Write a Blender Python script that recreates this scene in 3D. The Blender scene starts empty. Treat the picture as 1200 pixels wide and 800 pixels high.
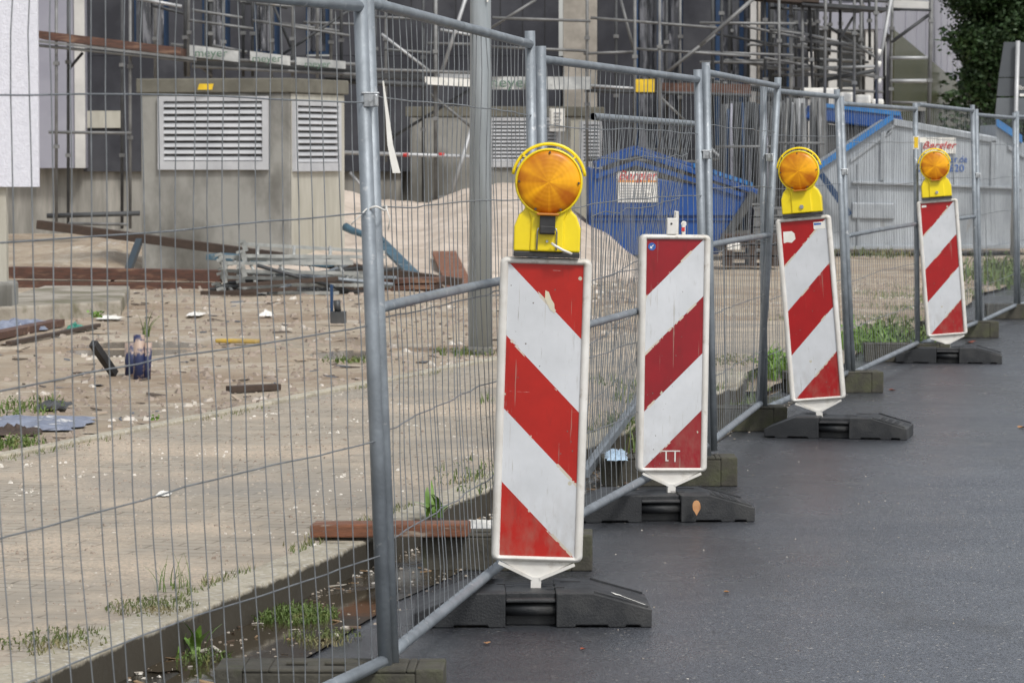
import bpy, math, random
from mathutils import Vector, Matrix, noise as mn
random.seed(7)
R = math.radians
sc = bpy.context.scene
col = sc.collection

# ------------------------------------------------------------------ camera, world, sun, exposure
CZ = 1.6; F = 4000.0; PITCH = math.atan((400-178)/F)
cam = bpy.data.objects.new('camera', bpy.data.cameras.new('camera')); col.objects.link(cam)
cam.location = (0, 0, CZ); cam.rotation_euler = (R(90)-PITCH, 0, 0)
cam.data.lens = 120; cam.data.sensor_width = 36; cam.data.sensor_fit = 'HORIZONTAL'
cam.data.clip_end = 3000; cam.data.clip_start = 0.1
cam.data.dof.use_dof = True; cam.data.dof.focus_distance = 13.5; cam.data.dof.aperture_fstop = 14
sc.camera = cam
w = bpy.data.worlds.new('World'); sc.world = w; w.use_nodes = True
wn = w.node_tree; bg = wn.nodes['Background']
sky = wn.nodes.new('ShaderNodeTexSky'); sky.sky_type = 'NISHITA'; sky.sun_disc = False
SUN_EL, SUN_AZ = R(50), R(150)        # azimuth clockwise from +Y: behind the camera, to the right
sky.sun_elevation = SUN_EL; sky.sun_rotation = SUN_AZ; sky.dust_density = 2.5; sky.air_density = 1.2
hs = wn.nodes.new('ShaderNodeHueSaturation'); hs.inputs['Saturation'].default_value = 0.24
wn.links.new(sky.outputs[0], hs.inputs['Color']); wn.links.new(hs.outputs[0], bg.inputs[0])
bg.inputs[1].default_value = 0.12
sl = bpy.data.lights.new('sun', 'SUN'); sl.energy = 1.5; sl.angle = R(10); sl.color = (1, .96, .9)
so = bpy.data.objects.new('sun', sl); col.objects.link(so)
sd = Vector((math.sin(SUN_AZ)*math.cos(SUN_EL), math.cos(SUN_AZ)*math.cos(SUN_EL), math.sin(SUN_EL)))
so.rotation_euler = (-sd).to_track_quat('-Z', 'Y').to_euler(); so.location = (0, 0, 30)
sc.view_settings.view_transform = 'Standard'; sc.view_settings.look = 'None'
sc.view_settings.exposure = 0.44; sc.view_settings.gamma = 1; sc.view_settings.use_curve_mapping = False

# ------------------------------------------------------------------ helpers
cp, sp = math.cos(PITCH), math.sin(PITCH)
def ray(px, py):
    a = (px-600)/F; b = (400-py)/F
    return Vector((a, b*sp+cp, b*cp-sp))
def at(px, py, Y):
    r = ray(px, py); return Vector((0, 0, CZ)) + r*(Y/r.y)
def gp(px, py, z=0.0):
    r = ray(px, py); return Vector((0, 0, CZ)) + r*((z-CZ)/r.z)

def tag(o, label=None, cat=None, group=None, kind=None):
    if label: o['label'] = label
    if cat: o['category'] = cat
    if group: o['group'] = group
    if kind: o['kind'] = kind
    return o
def empty(name, loc, label=None, cat=None, group=None, rz=0):
    o = bpy.data.objects.new(name, None); col.objects.link(o); o.location = loc
    o.rotation_euler = (0, 0, rz); o.empty_display_size = .2
    return tag(o, label, cat, group)
def kids(o): return [c for c in bpy.data.objects if c.parent == o]
def copy_tree(o, parent=None):
    c = o.copy(); col.objects.link(c); c.parent = parent
    for ch in kids(o): copy_tree(ch, c)
    return c

class MB:
    def __init__(s): s.v = []; s.f = []; s.mi = []; s.cur = 0; s.sm = []; s.smooth = False
    def add(s, vs, fs):
        b = len(s.v); s.v += [tuple(x) for x in vs]
        for f in fs: s.f.append([b+i for i in f]); s.mi.append(s.cur); s.sm.append(s.smooth)
    def box(s, x0, y0, z0, x1, y1, z1, m=None):
        vs = [Vector(p) for p in ((x0,y0,z0),(x1,y0,z0),(x1,y1,z0),(x0,y1,z0),(x0,y0,z1),(x1,y0,z1),(x1,y1,z1),(x0,y1,z1))]
        if m: vs = [m @ v for v in vs]
        s.add(vs, [(0,3,2,1),(4,5,6,7),(0,1,5,4),(1,2,6,5),(2,3,7,6),(3,0,4,7)]); return s
    def prism(s, pts, z0, z1, m=None):       # plan polygon (ccw) extruded in z
        n = len(pts); vs = [Vector((p[0], p[1], z0)) for p in pts]+[Vector((p[0], p[1], z1)) for p in pts]
        if m: vs = [m @ v for v in vs]
        s.add(vs, [tuple(range(n-1, -1, -1)), tuple(range(n, 2*n))]+[(i, (i+1) % n, n+(i+1) % n, n+i) for i in range(n)]); return s
    def yprism(s, pts, y0, y1, m=None):      # x-z polygon (ccw seen from -y) extruded in y
        n = len(pts); vs = [Vector((p[0], y0, p[1])) for p in pts]+[Vector((p[0], y1, p[1])) for p in pts]
        if m: vs = [m @ v for v in vs]
        s.add(vs, [tuple(range(n)), tuple(range(2*n-1, n-1, -1))]+[((i+1) % n, i, n+i, n+(i+1) % n) for i in range(n)]); return s
    def tube(s, pts, r, n=8, cap=True, r1=None):
        pts = [Vector(p) for p in pts]; k = len(pts); rings = []
        old = s.smooth; s.smooth = True
        vs = []; up = None
        for i, p in enumerate(pts):
            d = (pts[min(i+1, k-1)]-pts[max(i-1, 0)]).normalized()
            if up is None:
                up = Vector((0, 0, 1)) if abs(d.z) < .9 else Vector((1, 0, 0))
            a = d.cross(up).normalized(); b = d.cross(a).normalized(); up = -b if b.dot(up) < 0 else b
            b = up = (up-d*up.dot(d)).normalized(); a = d.cross(b)
            rr = r if r1 is None else r+(r1-r)*i/(k-1)
            for j in range(n):
                t = 2*math.pi*j/n; vs.append(p+a*math.cos(t)*rr+b*math.sin(t)*rr)
        fs = [(i*n+j, i*n+(j+1) % n, (i+1)*n+(j+1) % n, (i+1)*n+j) for i in range(k-1) for j in range(n)]
        s.add(vs, fs); s.smooth = False
        if cap:
            b = len(s.v)-len(vs)
            s.f.append([b+j for j in range(n-1, -1, -1)]); s.mi.append(s.cur); s.sm.append(False)
            s.f.append([b+(k-1)*n+j for j in range(n)]); s.mi.append(s.cur); s.sm.append(False)
        s.smooth = old; return s
    def bar(s, p0, p1, w, h):                 # rectangular bar between points (w across, h up)
        p0 = Vector(p0); p1 = Vector(p1); d = (p1-p0).normalized()
        up = Vector((0, 0, 1)) if abs(d.z) < .95 else Vector((0, 1, 0))
        a = d.cross(up).normalized(); b = a.cross(d).normalized(); vs = []
        for p in (p0, p1):
            for u, v in ((-1, -1), (1, -1), (1, 1), (-1, 1)): vs.append(p+a*u*w/2+b*v*h/2)
        s.add(vs, [(0,1,2,3),(7,6,5,4),(0,4,5,1),(1,5,6,2),(2,6,7,3),(3,7,4,0)]); return s
    def build(s, name, mats, parent=None, bevel=0, label=None, cat=None, group=None, kind=None, seg=2):
        if not isinstance(mats, (list, tuple)): mats = [mats]
        vs = s.v; off = Vector((0, 0, 0))
        if parent is not None:
            o = Vector((0, 0, 0)); q = parent
            while q is not None: o += q.location; q = q.parent
            off = o
        elif kind is None or kind == 'stuff':
            n = len(vs); off = Vector((sum(v[0] for v in vs)/n, sum(v[1] for v in vs)/n, min(v[2] for v in vs)))
        me = bpy.data.meshes.new(name)
        me.from_pydata([(v[0]-off.x, v[1]-off.y, v[2]-off.z) for v in vs], [], s.f)
        for m in mats: me.materials.append(m)
        me.polygons.foreach_set('material_index', s.mi); me.polygons.foreach_set('use_smooth', s.sm)
        me.update()
        ob = bpy.data.objects.new(name, me); col.objects.link(ob)
        if parent is not None: ob.parent = parent
        else: ob.location = off
        if bevel:
            b = ob.modifiers.new('bevel', 'BEVEL'); b.width = bevel; b.segments = seg; b.limit_method = 'ANGLE'; b.angle_limit = R(40)
        return tag(ob, label, cat, group, kind)

def lin(c):
    return tuple((x/255/12.92 if x/255 <= .04045 else ((x/255+.055)/1.055)**2.4) for x in c)
def mat(name, c1, c2=None, scale=4, rough=.7, metal=0, bump=0, bscale=None, c3=None, s3=1, t3=(.5, .6), detail=6, stretch=None, r2=None, coat=0, spec=None, lo=.35, hi=.65):
    """two-tone noise base, optional third tone patches, bump; linear colours"""
    m = bpy.data.materials.new(name); m.use_nodes = True; nt = m.node_tree; N = nt.nodes; L = nt.links
    p = N['Principled BSDF']; p.inputs['Roughness'].default_value = rough; p.inputs['Metallic'].default_value = metal
    if coat: p.inputs['Coat Weight'].default_value = coat; p.inputs['Coat Roughness'].default_value = .15
    if spec is not None: p.inputs['Specular IOR Level'].default_value = spec
    tc = N.new('ShaderNodeTexCoord'); mp = N.new('ShaderNodeMapping'); L.new(tc.outputs['Object'], mp.inputs['Vector'])
    if stretch: mp.inputs['Scale'].default_value = stretch
    c2 = c2 or tuple(x*.8 for x in c1)
    def nz(sc_, dt=detail):
        n = N.new('ShaderNodeTexNoise'); n.inputs['Scale'].default_value = sc_; n.inputs['Detail'].default_value = dt; n.inputs['Roughness'].default_value = .6
        L.new(mp.outputs[0], n.inputs['Vector']); return n
    def ramp(src, a, b):
        r = N.new('ShaderNodeMapRange'); r.inputs['From Min'].default_value = a; r.inputs['From Max'].default_value = b
        L.new(src, r.inputs['Value']); return r
    n1 = nz(scale); r1 = ramp(n1.outputs['Fac'], lo, hi)
    mx = N.new('ShaderNodeMix'); mx.data_type = 'RGBA'; mx.inputs['A'].default_value = (*c1, 1); mx.inputs['B'].default_value = (*c2, 1)
    L.new(r1.outputs[0], mx.inputs['Factor']); out = mx.outputs['Result']
    if c3:
        n3 = nz(s3); r3 = ramp(n3.outputs['Fac'], *t3)
        m3 = N.new('ShaderNodeMix'); m3.data_type = 'RGBA'; m3.inputs['B'].default_value = (*c3, 1)
        L.new(out, m3.inputs['A']); L.new(r3.outputs[0], m3.inputs['Factor']); out = m3.outputs['Result']
    L.new(out, p.inputs['Base Color'])
    if r2 is not None:
        rr = N.new('ShaderNodeMapRange'); rr.inputs['To Min'].default_value = rough; rr.inputs['To Max'].default_value = r2
        n4 = nz(scale*.7); rr.inputs['From Min'].default_value = .4; rr.inputs['From Max'].default_value = .6
        L.new(n4.outputs['Fac'], rr.inputs['Value']); L.new(rr.outputs[0], p.inputs['Roughness'])
    if bump:
        nb = nz(bscale or scale*4); bp = N.new('ShaderNodeBump'); bp.inputs['Strength'].default_value = bump; bp.inputs['Distance'].default_value = .01
        L.new(nb.outputs['Fac'], bp.inputs['Height']); L.new(bp.outputs[0], p.inputs['Normal'])
    m['out'] = 0
    return m

M = {}
M['galv'] = mat('galvanised_steel', (.29,.325,.36), (.20,.225,.25), 9, .5, .45, .15, 60, c3=(.42,.44,.46), s3=25, t3=(.62,.7), r2=.58)
M['wire'] = mat('wire_steel', (.27,.29,.31), (.17,.185,.20), 14, .45, .4)
M['pole'] = mat('zinc_pole', (.42,.465,.50), (.30,.335,.36), 5, .55, .15, .15, 30, stretch=(3,3,.25), c3=(.36,.37,.34), s3=1.2, t3=(.5,.7))
M['galv_bright'] = mat('bright_zinc', (.5,.52,.54), (.36,.38,.4), 30, .35, .7, .1, 80)
M['scaf'] = mat('scaffold_tube', (.24,.245,.245), (.13,.13,.13), 3, .6, .35, .2, 20, c3=(.34,.25,.16), s3=2.2, t3=(.68,.74))
M['scaf_dark'] = mat('scaffold_tube_dark', (.085,.09,.095), (.05,.052,.055), 3, .65, .3)
M['scaf_light'] = mat('scaffold_tube_bright', (.48,.49,.5), (.33,.34,.35), 3, .5, .3)
M['block'] = mat('mossy_concrete', (.078,.073,.058), (.044,.042,.034), 9, .93, 0, .6, 55, c3=(.070,.074,.042), s3=6, t3=(.52,.7))
M['rubber'] = mat('recycled_plastic', (.013,.0145,.017), (.024,.026,.029), 7, .42, 0, .3, 120, c3=(.055,.055,.054), s3=3.5, t3=(.56,.75), r2=.62)
M['yellow'] = mat('yellow_plastic', (.84,.66,.008), (.77,.59,.008), 5, .38, 0, .05, 60, c3=(.5,.36,.05), s3=22, t3=(.7,.8), coat=.2)
M['black'] = mat('black_plastic', (.02,.02,.021), (.035,.035,.036), 12, .5)
M['bwhite'] = mat('white_frame_plastic', (.70,.69,.66), (.58,.56,.52), 10, .45, 0, .05, 60, c3=(.33,.29,.23), s3=13, t3=(.60,.74))
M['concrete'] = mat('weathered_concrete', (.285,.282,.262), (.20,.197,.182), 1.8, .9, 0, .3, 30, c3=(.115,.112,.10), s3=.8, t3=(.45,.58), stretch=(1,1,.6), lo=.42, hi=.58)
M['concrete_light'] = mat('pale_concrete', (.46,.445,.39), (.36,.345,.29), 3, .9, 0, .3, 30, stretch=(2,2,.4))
M['concrete_roof'] = mat('roof_concrete', (.165,.158,.13), (.11,.105,.085), 4, .9, 0, .3, 30)
M['plinth'] = mat('stained_plinth', (.30,.29,.265), (.17,.165,.15), 2, .9, 0, .2, 20, stretch=(2.5,1,.3), c3=(.4,.38,.34), s3=1.2, t3=(.55,.7))
M['charcoal'] = mat('charcoal_insulation', (.058,.060,.070), (.034,.035,.042), .8, .9, spec=.25, metal=0, lo=.4, hi=.6, bump=.1, bscale=12, c3=(.085,.087,.096), s3=.5, t3=(.5,.7))
M['lilac'] = mat('lilac_render', (.31,.31,.36), (.26,.26,.31), 1.2, .85, 0, .1, 40)
M['lilac2'] = mat('lilac_cladding', (.34,.345,.40), (.28,.285,.34), .8, .7, 0, .1, 10)
M['white_wall'] = mat('white_paint', (.58,.57,.55), (.46,.455,.44), 2, .8)
M['stucco'] = mat('rough_white_render', (.70,.71,.78), (.62,.63,.70), 18, .95, 0, 1.0, 45)
M['louver'] = mat('louver_white', (.50,.51,.53), (.41,.42,.44), 3, .5)
M['slab'] = mat('dirty_slab', (.36,.33,.28), (.24,.215,.175), 2.5, .95, 0, .6, 25, c3=(.16,.15,.10), s3=2.2, t3=(.52,.62), lo=.42, hi=.58)
M['dark_teal'] = mat('dark_teal_steel', (.02,.035,.05), (.03,.045,.055), 4, .5)
M['dull_yellow'] = mat('dusty_yellow_plastic', (.55,.36,.04), (.38,.27,.10), 9, .7)
M['louvre_gap'] = mat('louvre_gap', (.10,.105,.11), (.035,.036,.038), 3, .9)
M['darkhole'] = mat('dark_interior', (.012,.012,.013), (.02,.02,.02), 2, .9)
M['glass'] = mat('dark_glass', (.03,.035,.04), (.05,.055,.06), .6, .12)
M['glass_olive'] = mat('window_pane_olive', (.035,.042,.024), (.075,.07,.03), 1.1, .2)
M['bluef'] = mat('blue_frame_paint', (.012,.05,.13), (.01,.035,.09), 2, .5)
M['plastic'] = mat('plastic_sheeting', (.17,.175,.195), (.05,.053,.062), 2.6, .22, 0, 1.0, 5, stretch=(2.5,1,.5), c3=(.5,.5,.53), s3=3, t3=(.62,.68), lo=.45, hi=.55)
M['yellow_paint'] = mat('yellow_paint', (.75,.5,.02), None, 6, .6)
M['blue_skip'] = mat('blue_skip_paint', (.010,.068,.27), (.008,.052,.21), 2.5, .42, 0, .12, 14, c3=(.08,.10,.14), s3=5, t3=(.66,.78))
M['blue_trim'] = mat('blue_trim_paint', (.03,.20,.50), (.02,.14,.38), 4, .45)
M['grey_skip'] = mat('silver_skip_paint', (.43,.465,.50), (.27,.295,.32), 1.6, .5, .15, .35, 5, c3=(.2,.18,.15), s3=3, t3=(.62,.78), stretch=(1.5,1,.5))
M['grey_skip2'] = mat('silver_rib_paint', (.38,.41,.44), (.27,.295,.32), 3, .5, .1, .2, 8)
M['wood'] = mat('wet_red_timber', (.115,.05,.033), (.06,.032,.023), 6, .6, 0, .3, 30, stretch=(1,6,6), c3=(.24,.14,.09), s3=2, t3=(.55,.7))
M['wood_dark'] = mat('dark_wet_timber', (.065,.042,.03), (.045,.03,.022), 6, .65, 0, .3, 30, stretch=(1,6,6))
M['wood_orange'] = mat('orange_timber', (.25,.095,.045), (.13,.055,.03), 5, .65, 0, .6, 40, stretch=(1,9,9), c3=(.40,.32,.25), s3=5, t3=(.56,.66))
M['sand'] = mat('heap_sand', (.56,.48,.405), (.44,.37,.305), 1.4, .95, 0, 1, 14, c3=(.42,.345,.28), s3=2.2, t3=(.54,.66), lo=.42, hi=.58)
M['teal'] = mat('teal_paint', (.07,.14,.19), (.035,.08,.115), 4, .6, 0, .1, 20, c3=(.2,.22,.22), s3=7, t3=(.6,.7))
M['paperw'] = mat('white_paper', (.78,.77,.74), (.66,.65,.6), 14, .8)
M['toe'] = mat('dirty_toe_board', (.50,.51,.50), (.30,.31,.31), 3, .7, c3=(.18,.18,.17), s3=2, t3=(.55,.62), lo=.4, hi=.6)
M['red_txt'] = mat('red_print', (.55,.03,.03), (.45,.03,.03), 5, .6)
M['blue_txt'] = mat('blue_print', (.03,.12,.42), None, 5, .6)
M['green_txt'] = mat('green_print', (.08,.16,.11), None, 5, .6)
M['orange_p'] = mat('orange_print', (.75,.28,.03), None, 5, .6)
M['grey_txt'] = mat('grey_print', (.3,.3,.32), None, 5, .6)
M['grey_sign'] = mat('dark_grey_board', (.075,.085,.095), (.06,.068,.078), 2, .6)
M['grey_sign2'] = mat('mid_grey_board', (.13,.145,.16), None, 2, .6)
M['leafd'] = mat('dark_foliage', (.016,.040,.010), (.034,.075,.018), 1.1, .6, c3=(.055,.10,.022), s3=.8, t3=(.58,.74))
M['weed'] = mat('weed_green', (.075,.13,.022), (.12,.17,.04), 9, .6, c3=(.25,.21,.09), s3=5, t3=(.58,.7))
M['weedb'] = mat('broad_leaf_green', (.12,.25,.03), (.17,.28,.05), 9, .45)
M['moss'] = mat('grass_green', (.09,.125,.035), (.15,.17,.06), 6, .8, c3=(.26,.22,.12), s3=3, t3=(.5,.65))
M['stone'] = mat('rubble_stone', (.36,.30,.25), (.22,.18,.15), 3, .9, 0, .2, 60, c3=(.62,.58,.52), s3=1.3, t3=(.55,.62))
M['bark'] = mat('tree_bark', (.07,.055,.04), (.04,.03,.025), 5, .9, 0, .5, 20)
M['leafbrown'] = mat('fallen_leaf', (.42,.22,.09), (.30,.13,.05), 30, .7)
M['leafred'] = mat('fallen_red_leaf', (.30,.07,.03), (.2,.05,.03), 30, .7)
M['tarp'] = mat('blue_grey_tarp', (.25,.28,.36), (.12,.14,.20), 9, .5, 0, .8, 14, c3=(.55,.55,.55), s3=9, t3=(.6,.65))
M['greenp'] = mat('green_bottle_plastic', (.05,.30,.20), (.03,.2,.15), 5, .3)
M['steel_dark'] = mat('dark_steel', (.05,.055,.06), (.09,.09,.09), 6, .5, .4)
M['alu'] = mat('dull_aluminium', (.48,.49,.47), (.27,.28,.27), 5, .55, .35, .1, 20)
M['wetcap'] = mat('pipe_print', (.02,.03,.09), (.40,.30,.24), 9, .5, stretch=(1,1,1), lo=.48, hi=.54)
M['roughplaster'] = mat('rough_plaster', (.36,.33,.29), (.25,.23,.2), 3, .9, 0, .5, 10)

def lens_mat():
    m = bpy.data.materials.new('amber_lens'); m.use_nodes = True; nt = m.node_tree; N = nt.nodes; L = nt.links
    p = N['Principled BSDF']; p.inputs['Roughness'].default_value = .35; p.inputs['Specular IOR Level'].default_value = .3; p.inputs['Coat Weight'].default_value = .1
    p.inputs['Coat Roughness'].default_value = .25
    tc = N.new('ShaderNodeTexCoord'); sx = N.new('ShaderNodeSeparateXYZ'); L.new(tc.outputs['Object'], sx.inputs[0])
    at2 = N.new('ShaderNodeMath'); at2.operation = 'ARCTAN2'; L.new(sx.outputs['X'], at2.inputs[0]); L.new(sx.outputs['Z'], at2.inputs[1])
    # rounded facets of the reflector: slow wobble over angle, mixed with noise
    cmb = N.new('ShaderNodeCombineXYZ'); L.new(at2.outputs[0], cmb.inputs[0])
    n = N.new('ShaderNodeTexNoise'); n.inputs['Scale'].default_value = 9; n.inputs['Detail'].default_value = 3; L.new(tc.outputs['Object'], n.inputs['Vector'])
    n2 = N.new('ShaderNodeTexNoise'); n2.inputs['Scale'].default_value = 1.1; L.new(cmb.outputs[0], n2.inputs['Vector'])
    ad = N.new('ShaderNodeMath'); ad.operation = 'ADD'; L.new(n.outputs['Fac'], ad.inputs[0]); L.new(n2.outputs['Fac'], ad.inputs[1])
    r = N.new('ShaderNodeValToRGB'); r.color_ramp.elements[0].position = .40; r.color_ramp.elements[0].color = (.40,.105,.002,1)
    r.color_ramp.elements[1].position = .60; r.color_ramp.elements[1].color = (.86,.40,.006,1)
    hf = N.new('ShaderNodeMath'); hf.operation = 'MULTIPLY'; hf.inputs[1].default_value = .5; L.new(ad.outputs[0], hf.inputs[0])
    L.new(hf.outputs[0], r.inputs[0]); L.new(r.outputs[0], p.inputs['Base Color'])
    wv = N.new('ShaderNodeTexWave'); wv.wave_type = 'RINGS'; wv.rings_direction = 'Y'; wv.inputs['Scale'].default_value = 22
    L.new(tc.outputs['Object'], wv.inputs['Vector'])
    b = N.new('ShaderNodeBump'); b.inputs['Strength'].default_value = .12; b.inputs['Distance'].default_value = .002
    L.new(wv.outputs['Fac'], b.inputs['Height']); L.new(b.outputs[0], p.inputs['Normal'])
    return m
M['lens'] = lens_mat()

def stripe_mat(name, sign, red, seed):
    m = bpy.data.materials.new(name); m.use_nodes = True; nt = m.node_tree; N = nt.nodes; L = nt.links
    p = N['Principled BSDF']; p.inputs['Roughness'].default_value = .38
    tc = N.new('ShaderNodeTexCoord'); sx = N.new('ShaderNodeSeparateXYZ'); L.new(tc.outputs['Object'], sx.inputs[0])
    def math_(op, a, b=None):
        n = N.new('ShaderNodeMath'); n.operation = op
        for i, x in enumerate((a, b)):
            if x is None: continue
            if isinstance(x, (int, float)): n.inputs[i].default_value = x
            else: L.new(x, n.inputs[i])
        return n.outputs[0]
    # local: sheet x -0.125..0.125, z .22..1.22 ; t = depth from top - distance from the high side
    zd = math_('SUBTRACT', 1.22, sx.outputs['Z'])
    xx = math_('ADD', math_('MULTIPLY', sx.outputs['X'], sign), .125)
    t = math_('SUBTRACT', zd, xx)
    fr = math_('FRACT', math_('DIVIDE', math_('ADD', t, 1.0), .5))     # 0-.5 white, .5-1 red
    redf = math_('GREATER_THAN', fr, .5)
    mp = N.new('ShaderNodeMapping'); mp.inputs['Location'].default_value = (seed, seed*1.7, 0); L.new(tc.outputs['Object'], mp.inputs['Vector'])
    def noise_(s, d=5, st=None):
        n = N.new('ShaderNodeTexNoise'); n.inputs['Scale'].default_value = s; n.inputs['Detail'].default_value = d; n.inputs['Roughness'].default_value = .65
        src = mp
        if st:
            src = N.new('ShaderNodeMapping'); src.inputs['Scale'].default_value = st; L.new(mp.outputs[0], src.inputs['Vector'])
        L.new(src.outputs[0], n.inputs['Vector']); return n.outputs['Fac']
    def mr(v, a, b, c=0, d=1):
        n = N.new('ShaderNodeMapRange'); n.inputs[1].default_value = a; n.inputs[2].default_value = b; n.inputs[3].default_value = c; n.inputs[4].default_value = d
        L.new(v, n.inputs[0]); return n.outputs[0]
    def mix(f, a, b):
        n = N.new('ShaderNodeMix'); n.data_type = 'RGBA'; L.new(f, n.inputs['Factor'])
        for k, x in (('A', a), ('B', b)):
            if isinstance(x, tuple): n.inputs[k].default_value = (*x, 1)
            else: L.new(x, n.inputs[k])
        return n.outputs['Result']
    wh = mix(mr(noise_(6), .35, .7), (.60,.62,.65), (.52,.54,.565))
    wh = mix(mr(noise_(26, 6, (3, 1, .5)), .60, .8, 0, .7), wh, (.33,.32,.29))
    rd = mix(mr(noise_(7), .35, .7), red, tuple(x*.8 for x in red))
    rd = mix(mr(noise_(14, 5, (2.5, 1, .5)), .58, .8, 0, .5), rd, (.10,.012,.008))
    c = mix(redf, wh, rd)
    # worn film along the stripe edges and small chips
    edge = math_('ABSOLUTE', math_('SUBTRACT', math_('FRACT', math_('ADD', math_('DIVIDE', math_('ADD', t, 1.0), .25), .5)), .5))
    wear = math_('MULTIPLY', math_('LESS_THAN', edge, .028), math_('GREATER_THAN', noise_(9), .545))
    c = mix(wear, c, (.55,.5,.42))
    vo = N.new('ShaderNodeTexVoronoi'); vo.inputs['Scale'].default_value = 14; L.new(mp.outputs[0], vo.inputs['Vector'])
    chip = math_('MULTIPLY', math_('LESS_THAN', vo.outputs['Distance'], .11), math_('GREATER_THAN', noise_(5), .56))
    c = mix(chip, c, (.48,.45,.36))
    dots = N.new('ShaderNodeTexVoronoi'); dots.inputs['Scale'].default_value = 38; L.new(mp.outputs[0], dots.inputs['Vector'])
    dd = math_('MULTIPLY', math_('LESS_THAN', dots.outputs['Distance'], .10), math_('GREATER_THAN', noise_(7), .55))
    c = mix(dd, c, (.12,.10,.09))
    for st, th, cc in (((60, 1, 2.5), .70, (.20,.18,.16)), ((3, 1, 45), .715, (.62,.60,.55)), ((34, 1, .9), .66, (.30,.27,.22))):
        c = mix(mr(noise_(2.0, 4, st), th-.01, th+.02, 0, .55), c, cc)
    # grime gathering on the lowest part of the board: a stain on the sheet itself
    c = mix(math_('MULTIPLY', mr(sx.outputs['Z'], .5, .2, 0, .5), mr(noise_(11, 7, (1.5, 1, .8)), .42, .7)), c, (.25,.21,.16))
    L.new(c, p.inputs['Base Color'])
    bp = N.new('ShaderNodeBump'); bp.inputs['Strength'].default_value = .08; bp.inputs['Distance'].default_value = .002
    L.new(noise_(30), bp.inputs['Height']); L.new(bp.outputs[0], p.inputs['Normal'])
    return m

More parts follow.
